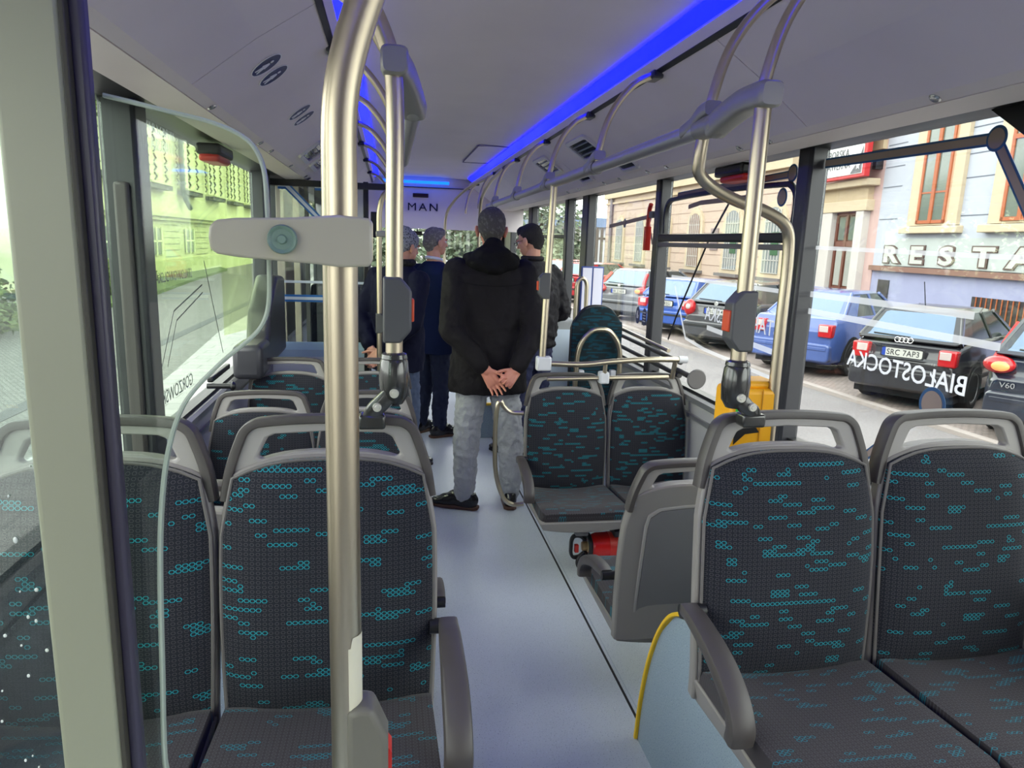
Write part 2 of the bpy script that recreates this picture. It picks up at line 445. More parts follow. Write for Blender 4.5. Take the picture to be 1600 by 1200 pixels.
struct(mk('ceiling.030', extr([(WX(-1, .53), 2.272), (WX(-1, .2), 2.285), (WX(1, .2), 2.285), (WX(1, .53), 2.272), (WX(1, .53), 2.33), (WX(-1, .53), 2.33)], Y0, 8.46), CEIL, smooth=False))
struct(mk('ceiling.031', box(-.9, 1.66, Y0, 9.8, 2.36, 2.44), PILLAR_D, smooth=False))
# blue strip across the front end of the ceiling
o = mk('light_strip', box(CXB-.46, CXB+.30, 8.40, 8.43, 2.205, 2.235), mat('cyan_led', (20, 110, 255), .4, emit=(14, 90, 255), es=4.0), smooth=False)
finish(o, 'short bright blue light strip across the ceiling above the MAN lettering', 'light')
# front bulkhead panel carrying the lettering
struct(mk('wall_front', join(box(-.82, 1.58, Y1, Y1+.06, 1.70, 2.36)), CEIL, smooth=False))
struct(mk('trim_20', box(-.2, .96, Y1-.02, Y1+.0, 2.165, 2.172), GAP, smooth=False))
MF = lambda x, z, y=Y1: frame_M((x, y-.001, z), (1, 0, 0), (0, 0, 1))
o = text_obj('bulkhead_lettering', 'MAN', .125, MF(.205, 1.905) @ Matrix.Diagonal((1.15, 1, 1, 1)), mat('chrome_dark_letter', (40, 42, 60), .3, .6), ext=.006, spacing=1.3, bold=0)
finish(o, 'dark three-letter MAN lettering on the panel above the windscreen', 'lettering')
o = mk('display_box', box(.27, .45, Y1-.02, Y1, 2.055, 2.10), mat('display_dark_red', (46, 16, 18), .3), bevel=.006)
finish(o, 'small dark red display box above the MAN lettering', 'display')
# windscreen end
struct(mk('wall_front.001', join(box(-.86, 1.62, 9.62, 9.7, 0, .98), box(-.86, -.74, 9.62, 9.7, .98, 2.4), box(1.5, 1.62, 9.62, 9.7, .98, 2.4), box(-.86, 1.62, 9.62, 9.7, 1.86, 2.4)), PILLAR_D, smooth=False))
struct(mk('window_1', box(-.74, 1.5, 9.655, 9.66, .98, 1.86), GLASS, smooth=False))
db = mk('dashboard', join(box(-.7, 1.0, 9.15, 9.6, .0, .90), prism([(-.66, .0), (.5, .0), (.46, .10), (-.6, .12)], frame_M((.1, 9.3, .9), (1, 0, 0), (0, 0, 1)), -.12, .1)), mat('dashboard_grey', (58, 60, 64), .5), bevel=.01)
finish(db, 'dark grey dashboard across the bus below the windscreen', 'dashboard')
o = mk('sun_blind', box(.30, .42, 9.3, 9.42, 1.63, 1.68), PILLAR_D, bevel=.01)
mm = finish(o, 'small dark mirror box hanging at the top of the windscreen', 'mirror'); mm.name = 'interior_mirror'
mk('mounting_rod', cyl((.36, 9.36, 1.68), (.36, 9.36, 1.99), .008), BLACKP, mm)
struct(mk('ceiling.032', box(-.82, 1.58, Y1+.06, 9.65, 1.99, 2.05), CEIL, smooth=False))
# rear end behind the viewer
struct(mk('wall_rear', join(box(-.86, 1.62, Y0-.08, Y0, -.1, 2.4)), WALLG, smooth=False))

# --- side windows and pillars
def pillar(side, ya, yb, name, inner=1.155):
    xa, xb = sorted((WX(side, inner), WX(side, 1.235)))
    struct(mk(name, box(xa, xb, ya, yb, .80, 2.0), PILLAR, bevel=.012))
R_P = [(-1.0, -.8), (1.02, 1.17), (2.49, 2.58), (3.98, 4.06), (5.5, 5.68), (6.16, 6.26), (7.75, 7.95), (9.1, 9.62)]
for k, (a, b) in enumerate(R_P): pillar(1, a, b, 'wall_right.%03d' % (k+10))
L_P = [(-1.0, -.8), (.35, .5), (2.38, 2.50), (4.75, 5.0), (5.35, 7.1), (9.2, 9.62)]  # the wide fifth pillar is added to block the bright view past the cab
for k, (a, b) in enumerate(L_P): pillar(-1, a, b, 'wall_left.%03d' % (k+10), 1.15 if k != 2 else 1.13)
struct(mk('trim_21', box(WX(-1, 1.20), WX(-1, 1.155), 2.36, 2.385, .85, 1.72), mat('pillar_cover_brown_grey', (74, 68, 68), .5), bevel=.01))
wn = 3
def pane(side, a, b, za=.845, zb=1.975):
    global wn
    x = WX(side, 1.222)
    V = [(x, a, za), (x, b, za), (x, b, zb), (x, a, zb)]
    o = mk('window_%d' % wn, box(x-.003, x+.003, a, b, za, zb), GLASS, smooth=False); wn += 1
    return struct(o)
for P in (R_P, L_P):
    side = 1 if P is R_P else -1
    ys = [Y0]+[v for p in P for v in p]
    for k in range(0, len(ys)-1, 2): pane(side, ys[k]+.002, ys[k+1]-.002)
# horizontal transom and tilting top window between the second and third right-hand pillars
tr = struct(mk('trim_22', box(1.535, 1.585, 2.58, 3.98, 1.615, 1.655), PILLAR_D, bevel=.008))
tr = struct(mk('trim_23', box(1.54, 1.58, 2.58, 3.98, 1.585, 1.608), mat('rubber_grey', (112, 108, 108), .6), bevel=.004))
hop = mk('window_frame', tube(cat_rom([(1.565, 2.61, 1.66), (1.565, 2.61, 1.80), (1.565, 2.68, 1.845), (1.565, 3.86, 1.845), (1.565, 3.94, 1.80), (1.565, 3.94, 1.66)], 5), 1, 8, flat=(.012, .012), up=(1, 0, 0)), PILLAR_D)
struct(hop); hop.name = 'trim_24'
struct(mk('trim_25', box(1.545, 1.58, 6.26, 7.75, 1.635, 1.665), PILLAR_D, bevel=.006))

struct(mk('trim_26', prism([(1.17, 1.97), (1.72, 1.97), (1.50, 1.82), (1.17, 1.45)], Matrix(((0, 0, 1, 0), (1, 0, 0, 0), (0, 1, 0, 0), (0, 0, 0, 1))), 1.55, 1.59), PILLAR_D, smooth=False))
# --- screws along both bevel strips
ORD = ('nearest', 'second nearest', 'third nearest', 'fourth', 'fifth', 'sixth', 'seventh', 'eighth', 'farthest')
scr_m = mat('screw_chrome', (190, 190, 190), .25, .9)
first = None
for side, ys in ((1, (1.60, 2.37, 2.58, 3.3, 3.55, 4.0, 4.3, 4.9, 5.2)), (-1, (2.4, 3.24, 3.52, 4.2, 4.9, 5.1))):
    sl = Vector((side*(.898-.929), 0, 1.963-1.9465)).normalized(); 
    nrm = Vector((-side*abs(sl.z), 0, -abs(sl.x)))
    for y in ys:
        p = Vector((WX(side, .9135), y, 1.9545))
        if first is None:
            first = mk('panel_screw', lathe([(0.001, .004), (.011, .005), (.015, .001), (.015, -.004), (.001, -.004)], 14), scr_m)
            o = first
        else: o = first.copy(); COL.objects.link(o)
        o.matrix_world = Matrix.Translation(p) @ nrm.to_track_quat('Z', 'Y').to_matrix().to_4x4()
        finish(o, 'small round chrome screw head in the %s ceiling edge, %s one' % ('right' if side > 0 else 'left', ORD[ys.index(y)]), 'screw', 'screws in the %s ceiling strip' % ('right' if side > 0 else 'left'))

# --- things on the sloping ceiling panels
def panelM(side, w_, y, lift=.0015):
    a, b = ((.898, 1.963), (.73, 2.090)) if w_ > .73 else ((.73, 2.090), (.575, 2.190))
    t = (a[0]-w_)/(a[0]-b[0]); z = a[1]+(b[1]-a[1])*t
    up = Vector((side*(b[0]-a[0]), 0, b[1]-a[1])).normalized()
    xd = Vector((0, -side, 0)); n = xd.cross(up)
    return frame_M(Vector((WX(side, w_), y, z))+n*lift, xd, up)
BLUE_ST = mat('sticker_blue', (30, 42, 92), .4)
def picto(side, w_, y, r, kind, label):
    M = panelM(side, w_, y)
    o = mk('pictogram_sticker', prism([(r*math.cos(a*PI/16), r*math.sin(a*PI/16)) for a in range(32)], M, 0, .0015), BLUE_ST)
    finish(o, label, 'sticker', 'round pictogram stickers on the left ceiling panel')
    mk('white_rim', ring_plate([(r*1.06*math.cos(a*PI/16), r*1.06*math.sin(a*PI/16)) for a in range(32)], [(r*math.cos(a*PI/16), r*math.sin(a*PI/16)) for a in range(32)], M, 0, .002), WHITE, o)
    s = r/.09
    fig = [(-.008, .02), (.008, .02), (.016, .01), (.028, -.02), (.022, -.022), (.012, -.006), (.02, -.04), (.026, -.07), (.016, -.07), (0, -.032), (-.016, -.07), (-.026, -.07), (-.018, -.03), (-.012, -.006), (-.024, -.022), (-.03, -.018)]
    mk('white_figure', prism([(a*s, b*s) for a, b in fig], M, 0.001, .003), WHITE, o)
    mk('white_head', prism([(.011*s*math.cos(a*PI/8), s*.036+.011*s*math.sin(a*PI/8)) for a in range(16)], M, .001, .003), WHITE, o)
picto(-1, .745, 2.36, .052, 0, 'round blue sticker with white figure, nearest and upper of the ceiling pictograms')
picto(-1, .745, 2.50, .052, 0, 'round blue sticker with white figure, second from the viewer on the ceiling panel')
picto(-1, .745, 3.18, .052, 0, 'round blue sticker with white figure, third from the viewer on the ceiling panel')
picto(-1, .745, 3.33, .052, 0, 'round blue sticker with white figure, farthest of the four ceiling pictograms')
def nozzle(side, w_, y, a, b, label):
    M = panelM(side, w_, y, .0)
    o = mk('air_vent', ring_plate(resample(rrect(a, b, .015), 32), resample(rrect(a-.05, b-.05, .006), 32), M, -.004, .014), mat('vent_frame_white', (206, 204, 204), .4), bevel=.002)
    finish(o, label, 'vent', 'square air vents in the ceiling panels')
    mk('vent_window', prism(rrect(a-.05, b-.05, .006), M, -.001, .004), mat('vent_dark_glass', (34, 44, 52), .12), o)
    for k in range(3):
        mk('vent_blade', prism(rrect(a-.055, .006, .002, cy_=(k-1)*(b-.06)/3.2), M, .003, .010), mat('vent_blade_grey', (110, 120, 124), .4), o)
nozzle(1, .70, 3.98, .40, .17, 'square air vent with dark glass in the right ceiling panel, nearest one')
nozzle(1, .70, 4.95, .38, .17, 'square air vent with dark glass in the right ceiling panel, behind the nearest')
nozzle(-1, .80, 4.22, .34, .15, 'square air vent with dark glass in the left ceiling panel, nearest one')
nozzle(-1, .80, 4.72, .34, .15, 'square air vent with dark glass in the left ceiling panel, farther one')
for y, lab in ((3.68, 'nearer'), (4.5, 'farther')):
    Mx = frame_M((WX(1, .745+.0), y, 0), (0, 1, 0), (1, 0, 0))
    Mx = panelM(1, .842, y, 0)
    o = mk('air_vent', ring_plate(resample(rrect(.26, .09, .015), 32), resample(rrect(.22, .055, .006), 32), Mx, -.004, .012), MATS['vent_frame_white'], bevel=.002)
    finish(o, 'small low air vent near the rail on the right ceiling panel, %s one' % lab, 'vent', 'small low air vents')
    mk('vent_window', prism(rrect(.22, .055, .006), Mx, -.001, .004), MATS['vent_dark_glass'], o)
hatch = mk('ceiling_hatch', ring_plate(resample(rrect(.24, 1.2, .01), 32), resample(rrect(.228, 1.188, .01), 32), frame_M((.77, 6.0, 2.2735), (1, 0, 0), (0, -1, 0)), -.001, .004), mat('hatch_line', (110, 106, 112), .6))
finish(hatch, 'flat rectangular hatch outline in the ceiling beside the right blue strip', 'hatch')
mk('hatch_cover', prism(rrect(.226, 1.186, .01), frame_M((.77, 6.0, 2.276), (1, 0, 0), (0, -1, 0)), -.001, .002), CEIL, hatch)

# red emergency hammers / alarm lamps under the soffit
def alarm(x, y, z, side, label):
    o = empty('emergency_alarm', (x, y, z), label=label, cat='alarm')
    mk('mount', box(-.05, .05, -.13, .13, -.035, .012), PILLAR_D, o, bevel=.012)
    mk('red_lamp', box(-.04, .045, -.13, .09, -.062, -.030), RED, o, bevel=.014, seg=3)
alarm(-.74, 3.35, 1.93, -1, 'black and red alarm unit under the left ceiling edge above the window')
alarm(1.50, 2.99, 1.932, 1, 'black and red alarm unit under the right ceiling edge behind the long pole')
hm = empty('emergency_hammer', (1.53, 4.13, 1.72), label='red emergency hammer in its holder beside the right window pillar', cat='hammer')
mk('hammer_grip', tube([(0, 0, -.16), (0, 0, -.02)], 1, 10, flat=(.016, .02), up=(1, 0, 0)), RED, hm)
mk('hammer_head', tube(cat_rom([(0, 0, -.02), (0, -.01, .08), (0, -.03, .11)], 4), .013, 10), RED, hm)
mk('holder', box(-.005, .03, -.06, .02, .03, .07), mat('holder_grey', (120, 118, 122), .5), hm, bevel=.008)

# route-map style stickers on the glass: bands, discs, street names seen from inside
DEC = mat('decal_brown_grey', (158, 140, 132), .6); DECB = mat('decal_blue_edge', (48, 92, 138), .5)
FW = film('film_white', (196, 196, 202), .58)
def band(side, pts, wd, name, label, m_edge=True):
    x = WX(side, 1.214)
    root = None
    for k, (dw, mt, dx) in enumerate(((wd, DECB if m_edge else DEC, 0), (wd*.62, DEC, -.001*side))):
        V = []; F = []
        P = [Vector((0, p[0], p[1])) for p in pts]
        for i, p in enumerate(P):
            t = (P[min(i+1, len(P)-1)]-P[max(i-1, 0)]).normalized(); n_ = Vector((0, -t.z, t.y))
            V += [(x+dx, *(p+n_*dw/2)[1:]), (x+dx, *(p-n_*dw/2)[1:]), (x+dx-.0012*side, *(p+n_*dw/2)[1:]), (x+dx-.0012*side, *(p-n_*dw/2)[1:])]
        for i in range(len(P)-1):
            a = 4*i; F += [(a, a+1, a+5, a+4), (a+2, a+6, a+7, a+3), (a, a+4, a+6, a+2), (a+1, a+3, a+7, a+5)]
        F += [(0, 2, 3, 1), (4*len(P)-4, 4*len(P)-3, 4*len(P)-1, 4*len(P)-2)]
        o = mk(name if k == 0 else 'inner_line', (V, F), mt, root, smooth=False)
        if k == 0: root = o; finish(o, label, 'sticker')
    return root
def disc(side, y, z, r, root, m_edge=True):
    x = WX(side, 1.2125)
    M = frame_M((x, y, z), (0, 1, 0), (0, 0, 1)) if side > 0 else frame_M((x, y, z), (0, -1, 0), (0, 0, 1))
    mk('disc_edge', prism([(r*math.cos(a*PI/14), r*math.sin(a*PI/14)) for a in range(28)], M, -.0012, 0), DECB, root)
    M2 = M @ Matrix.Translation((0, 0, -.0012))
    M2 = frame_M((x-side*.0014, y, z), (0, side, 0), (0, 0, 1))
    mk('disc_centre', prism([(r*.78*math.cos(a*PI/14), r*.78*math.sin(a*PI/14)) for a in range(28)], M2, -.0012, 0.0004), DEC, root)
b1 = band(1, [(2.485, 1.906), (1.74, 1.895)], .035, 'route_line_sticker', 'brown-grey band with blue edges on the large right window, rising to a disc')
disc(1, 1.72, 1.895, .034, b1)
b2 = band(1, [(1.72, 1.89), (1.585, 1.70), (1.47, 1.53)], .035, 'route_line_sticker', 'blue-edged band running down from the disc at the upper right window corner')
b3 = band(1, [(3.86, 1.87), (2.59, 1.89)], .030, 'route_line_sticker', 'band sticker across the top of the middle right window pane')
disc(1, 2.70, 1.89, .036, b3)
b4 = band(1, [(3.70, 1.80), (3.55, 1.815), (2.95, 1.815)], .024, 'route_line_sticker', 'thin grey band inside the tilting top window', False)
disc(1, 3.2, 1.815, .024, b4); disc(1, 2.76, 1.80, .038, b4)
b5 = band(1, [(3.23, 1.80), (3.42, 1.62), (3.75, 1.20), (3.84, 1.06)], .016, 'slanting_line_sticker', 'thin black line slanting down the middle right window', False)
for c_ in [b5]+list(b5.children): c_.data.materials.clear(); c_.data.materials.append(BLACKP)
b6 = band(1, [(5.1, 1.72), (4.30, 1.765), (4.20, 1.60)], .026, 'route_line_sticker', 'grey band sticker beside the red hammer on the far right window', False)
disc(1, 4.75, 1.735, .03, b6); disc(1, 4.28, 1.76, .036, b6)
b7 = band(1, [(1.84, 1.11), (2.10, .87)], .032, 'route_line_sticker', 'blue-edged band below the disc behind the seat handles')
disc(1, 1.80, 1.15, .052, b7)
def white_band(side, pts, wd, label, m_=None):
    x = WX(side, 1.213); V = []; F = []
    P = [Vector((0, p[0], p[1])) for p in pts]
    for i, p in enumerate(P):
        t = (P[min(i+1, len(P)-1)]-P[max(i-1, 0)]).normalized(); n_ = Vector((0, -t.z, t.y))
        V += [(x, *(p+n_*wd/2)[1:]), (x, *(p-n_*wd/2)[1:])]
    for i in range(len(P)-1): F.append((2*i, 2*i+1, 2*i+3, 2*i+2))
    o = mk('white_line_sticker', (V, F), m_ or FW, smooth=False); finish(o, label, 'sticker'); return o
white_band(1, [(2.485, 1.425), (1.70, 1.425)], .022, 'translucent white line on the large right window above the black hatchback')
white_band(1, [(2.485, 1.36), (1.60, 1.352)], .022, 'translucent white line across the tail of the black hatchback')
white_band(1, [(2.485, 1.60), (1.52, 1.585)], .014, 'faint white line high on the large right window')
white_band(1, [(3.86, 1.42), (2.60, 1.42)], .018, 'translucent white line on the middle right window above the parked cars')
white_band(1, [(3.35, 1.19), (2.60, 1.16)], .024, 'white line below the mirrored word on the middle right window')
white_band(1, [(3.80, 1.37), (3.60, 1.10), (3.35, 1.075), (2.60, 1.05)], .018, 'bent white line low on the middle right window')
def mirror_word(side, s, y, z, size, label, m_=None, bold=.0):
    # lettering on the outside of the glass, so it reads backwards from in here
    x = WX(side, 1.228)
    M = frame_M((x, y, z), (0, side, 0), (0, 0, 1))
    o = text_obj('window_lettering', s, size, M, m_ or film('letter_white', (215, 215, 220), .92), ext=.0006, bold=bold)
    finish(o, label, 'lettering'); return o
mirror_word(1, 'BIAŁOSTOCKA', 1.70, 1.196, .080, 'white word BIAŁOSTOCKA seen from behind on the large right window', bold=.0008)
mirror_word(1, 'STAROWOLSKA', 2.70, 1.225, .098, 'pale word ending in WOLSKA seen from behind on the middle right window', film('film_letter', (205, 205, 212), .9))
mirror_word(-1, 'GORZOWSKA', 3.22, .925, .075, 'grey word GORZOWSKA seen from behind low on the left window', mat('letter_grey', (130, 128, 126), .6))
mirror_word(-1, 'STALOWOWOLSKA', 3.30, 1.385, .055, 'grey word STALOWOWOLSKA seen from behind higher on the left window', MATS['letter_grey'])
mirror_word(-1, 'WARSZAWSKA', 3.15, 1.93, .07, 'white scribbled word at the top of the left window', film('letter_white', (215, 215, 220), .92))
mirror_word(-1, 'LUBELSKA', 3.12, 1.87, .06, 'second white word at the top of the left window, above the yellow-green film', MATS['letter_white'])
for (y, s_) in ((4.37, 'hand'), (4.25, 'stripes')):
    M = frame_M((WX(1, 1.2135), y, 1.145), (0, 1, 0), (0, 0, 1))
    o = mk('pictogram_sticker', prism([(.040*math.cos(a*PI/14), .055*math.sin(a*PI/14)) for a in range(28)], M, -.001, 0), BLUE_ST)
    finish(o, 'oval dark blue window sticker with a white %s sign beside the pillar' % s_, 'sticker')
    M = frame_M((WX(1, 1.212), y, 1.145), (0, 1, 0), (0, 0, 1))
    if s_ == 'hand': mk('white_sign', prism([(-.012, -.02), (.014, -.02), (.02, .006), (.006, .03), (-.004, .028), (-.006, .004), (-.02, .0)], M, -.001, 0.0002), WHITE, o)
    else:
        for k in range(4): mk('white_stripe', prism(rrect(.046, .007, .002, cy_=(k-1.5)*.018), M, -.001, .0002), WHITE, o)
# yellow-green tinted film with rounded corners on the left window
fl = mk('window_film', prism([(p[0], p[1]) for p in [(2.645, 1.40), (3.79, 1.42), (3.79, 1.06), (4.60, 1.0), (4.60, 1.94), (4.0, 1.94), (3.2, 1.935), (2.7, 1.893), (2.66, 1.885), (2.645, 1.87)]], Matrix(((0, 0, 1, WX(-1, 1.214)), (1, 0, 0, 0), (0, 1, 0, 0), (0, 0, 0, 1))), -.0004, .0004), glass('lime_film', (.97, 1.0, .84), .02))
finish(fl, 'pale yellow-green tinted film covering the upper left window', 'film')
for nm, P in (('pencil', [(2.74, 1.06), (2.95, 1.27), (3.4, 1.345)]), ('second', [(2.83, 1.07), (2.98, 1.23), (3.4, 1.31)])):
    o = white_band(-1, P, .007, 'thin grey angled line drawn on the left window, %s one' % ('left' if nm == 'pencil' else 'right'), mat('line_grey', (96, 96, 96), .6))
white_band(-1, [(3.45, 1.45), (3.74, .98)], .010, 'dark slanting line beside the tinted film on the left window', BLACKP)
o = mk('latch_hook', join(cyl((-.80, 3.26, .905), (-.70, 3.26, .905), .012), lathe([(.001, 0), (.02, .002), (.022, .01), (.012, .02), (.001, .022)], 14, frame_M((-.70, 3.26, .905), (0, 1, 0), (0, 0, 1)) @ Matrix.Scale(1, 4))), BLACKP)
o.name = 'window_latch'; finish(o, 'black round-ended latch on the left window sill', 'latch')
mk('latch_arm', box(-.8, -.775, 3.26, 3.62, .92, .945), BLACKP, o, bevel=.006)
# ================================================================== SEATS
def yb(z):   # back surface line, local, sitter looks along +y ; backrest leans back (towards -y)
    t = max(0, min(1, (z-.33)/.6)); return -.005-.085*t-.025*math.sin(PI*t)*-1*.5
def hw(z):
    t = (z-.33)/.50
    return .197+.006*math.sin(PI*min(1, max(0, t)))-(.018*max(0, t-.75)/.25)
def make_seat(label, arm=None, cat='seat', group=None):
    s = empty('bus_seat', label=label, cat=cat, group=group)
    Z0, Z1 = .325, .850
    def bf(u, v):
        z = Z0+(Z1-Z0)*v
        top = -.035*abs(u)**3.0*max(0, (v-.6)/.4)
        z += top; h = hw(z)
        uu = u*h*(1 if v > .02 else 1)
        bulge = .030*(1-abs(u)**5)*(1-abs(2*v-1)**8)
        return (uu, yb(z)+.008+bulge, z), (uu+.2, z)
    def bb(u, v):
        z = Z0+(Z1-Z0)*v-.035*abs(u)**3.0*max(0, (v-.6)/.4)
        return (u*hw(z), yb(z)-.006, z), (u*hw(z)+.2, z)
    VF, UV = slab(26, 30, bf, bb)
    mk('backrest_cushion', VF, FAB, s, uvs=UV, angle=60)
    # plastic back shell, a little wider and longer than the cushion
    def sf(u, v):
        z = .275+(.858-.275)*v-.04*abs(u)**3*max(0, (v-.6)/.4); h = hw(max(z, .33))+.009
        return (u*h, yb(z)-.004, z), (0, 0)
    def sb(u, v):
        z = .275+(.858-.275)*v-.04*abs(u)**3*max(0, (v-.6)/.4); h = hw(max(z, .33))+.009
        return (u*h*.985, yb(z)-.038-.010*(1-abs(u)**6), z), (0, 0)
    VF, UV = slab(16, 16, sf, sb); sh = mk('back_shell', VF, SHELL, s, bevel=.006)
    # recessed panel drawn on the rear of the shell
    n_ = Vector((0, -1, .14)).normalized()
    M = frame_M((0, yb(.53)-.049, .53), (-1, 0, 0), (0, -.135, 1))
    out = resample([(-.150, -.235), (.150, -.235), (.146, .215), (.12, .245), (0, .258), (-.12, .245), (-.146, .215)], 36)
    inn = [(p[0]*.93, p[1]*.95) for p in out]
    mk('shell_rib', ring_plate(out, inn, M, -.004, .008), HANDLE_L, sh, bevel=.003)
    mk('rear_panel', prism(inn, M, -.004, .0035), SHELL_IN, sh)
    # grab handle: light frame plate with an opening, dark grip over the top
    yz = yb(.86)-.016
    M = frame_M((0, yz, .833), (1, 0, 0), (0, -.13, 1))
    outer = [(-.197, -.060), (-.193, -.012), (-.172, .050), (-.160, .072), (-.135, .082), (0, .088), (.135, .082), (.160, .072), (.172, .050), (.193, -.012), (.197, -.060), (.10, -.02), (0, -.010), (-.10, -.02)]
    inner = [(-.130, .012), (-.138, .018), (-.126, .044), (-.120, .056), (-.105, .063), (0, .068), (.105, .063), (.120, .056), (.126, .044), (.138, .018), (.130, .012), (.07, .024), (0, .028), (-.07, .024)]
    mk('handle_frame', ring_plate(outer, inner, M, -.013, .016), HANDLE_L, s, bevel=.006, seg=3)
    gp = cat_rom([M @ Vector(p) for p in [(-.199, -.070, 0), (-.189, -.010, 0), (-.170, .050, 0), (-.158, .073, 0), (-.134, .086, 0), (0, .093, 0), (.134, .086, 0), (.158, .073, 0), (.170, .050, 0), (.189, -.010, 0), (.199, -.070, 0)]], 5)
    mk('grab_handle', tube(gp, 1, 12, flat=(.010, .021), up=(0, -1, -.13)), HANDLE_D, s)
    # seat pan cushion
    def pf(u, v):
        y = .015+.395*v; hwid = .198+.007*v
        if v > .9: hwid -= .02*((v-.9)/.1)**2
        z = .352+.022*v-.016*(1-u*u)*(1-v)*1.0-.018*max(0, (v-.86)/.14)**2+.012*(1-abs(u)**6)
        z += .010*abs(u)**3
        return (u*hwid, y, z), (u*hwid+.2, y+1)
    def pb(u, v):
        y = .0+.40*v; hwid = .198+.007*v
        if v > .9: hwid -= .02*((v-.9)/.1)**2
        return (u*hwid, y, .325), (u*hwid+.2, y+1)
    VF, UV = slab(26, 22, pf, pb)
    mk('seat_cushion', VF, FABP, s, uvs=UV, angle=70)
    # pan shell below
    def qf(u, v):
        y = -.03+.445*v; return (u*(.204+.006*v), y, .328), (0, 0)
    def qb(u, v):
        y = -.03+.440*v; return (u*(.19+.006*v), y, .262+.03*v-.018*(1-u*u)), (0, 0)
    VF, UV = slab(12, 12, qf, qb); mk('seat_shell', VF, SHELL, s, bevel=.005)
    def piping():
        P = [Vector(bf(-1, v/12)[0]) for v in range(13)]+[Vector(bf(u/6-1, 1)[0]) for u in range(1, 12)]+[Vector(bf(1, 1-v/12)[0]) for v in range(13)]
        return tube(P, .0035, 6)
    mk('piping', piping(), mat('piping_grey', (98, 94, 92), .7), s)
    if arm:
        for sd in arm:
            x = sd*.232
            P = cat_rom([(x, -.01, .505), (x, .04, .503), (x, .14, .482), (x, .215, .447), (x, .250, .405), (x, .248, .372)], 6)
            a = mk('armrest', tube(P, [1, 1]+[1.0+.25*min(1, i/12) for i in range(len(P)-2)], 14, flat=(.015, .020), up=(1, 0, 0)), HANDLE_D, s)
            mk('armrest_pivot', cyl((sd*.195, -.01, .50), (sd*.25, -.01, .50), .016), BLACKP, a)
    return s
def under_bracket(s, right_wall_dx):
    """cantilever arm below the seat, reaching towards the side wall"""
    mk('cantilever_arm', join(box(min(0, right_wall_dx), max(0, right_wall_dx), .05, .10, .225, .262), box(-.03, .03, -.02, .36, .235, .268)), mat('bracket_grey', (120, 118, 116), .5), s, bevel=.005)
POD_Z = .29
LBL = {}
def seat_at(x, y, z, rz, label, arm=None, group=None, wall=None):
    s = make_seat(label, arm, group=group)
    s.location = (x, y, z); s.rotation_euler = (0, 0, rz); s.scale = (1.03, 1, 1)
    if wall is not None: under_bracket(s, wall)
    return s
G_ = 'bus seats'
# the pan front of these points at the viewer (rz = pi); local +x is world -x
seat_at(.895, 1.335, POD_Z, PI, 'near patterned bus seat on the right of the aisle with its armrest lowered', (1,), wall=None)
seat_at(1.335, 1.335, POD_Z, PI, 'near patterned bus seat at the right window, cut by the picture edge')
seat_at(-.118, 1.335, POD_Z, PI, 'near patterned bus seat behind the big steel pole, left of the aisle', (-1,))
seat_at(-.553, 1.335, POD_Z, PI, 'near patterned bus seat at the left window behind the clear partition')
seat_at(.895, 3.36, 0, PI, 'patterned bus seat behind the fire extinguisher, on the aisle', (1,), wall=-.66)
seat_at(1.335, 3.36, 0, PI, 'patterned bus seat between the long grab rail and right window sill', wall=-.22)
seat_at(-.09, 2.93, 0, PI, 'patterned bus seat seen through the near left seat handle, on the aisle', (-1,), wall=.70)
seat_at(-.525, 2.93, 0, PI, 'patterned bus seat by the left window, second row in front of the viewer', wall=.27)
seat_at(-.09, 3.78, 0, PI, 'patterned bus seat on the left aisle near the beanie wearer', (-1,), wall=.70)
seat_at(-.525, 3.78, 0, PI, 'patterned bus seat by the left window just before the cab partition', wall=.27)
# seats that face forward: their shells look at the viewer
seat_at(.965, 2.13, -.015, 0, 'bus seat facing forward with its grey shell and yellow reflection to the viewer', (-1,), wall=.62)
seat_at(-.09, 1.98, 0, 0, 'forward facing bus seat hidden behind the near left pair, on the aisle', (1,), wall=-.70)
seat_at(-.525, 1.98, 0, 0, 'forward facing bus seat hidden behind the near left pair, at the window', wall=-.27)

# wheel housings under the near seats
def housing(name, x0, x1, label, edge_x):
    side = [(-.30, 0.001), (-.28, .2), (-.15, .42), (.05, .52), (.5, .545), (1.375, .545), (1.45, .592), (1.60, .600), (1.72, .555), (1.81, .45), (1.875, .30), (1.91, .15), (1.925, .001)]
    M = Matrix(((0, 0, 1, 0), (1, 0, 0, 0), (0, 1, 0, 0), (0, 0, 0, 1)))
    o = mk(name, prism(side, M, x0, x1), VINYL2); finish(o, label, 'wheel housing')
    P = [(edge_x, y, z+.006) for y, z in side[5:]]
    mk('yellow_edge', tube(cat_rom([P[0]]+P[1:-1]+[(edge_x, 1.928, .003)], 5), 1, 10, flat=(.006, .011), up=(1, 0, 0)), EDGE_Y, o)
    return o
housing('wheel_housing', .80, 1.575, 'blue speckled wheel housing with yellow edge strip under the near right seats', .80)
def housing_low(name, x0, x1, label, edge_x):
    return housing(name, x0, x1, label, edge_x)
housing('wheel_housing', -.815, .03, 'blue speckled wheel housing under the near left seats', .03)

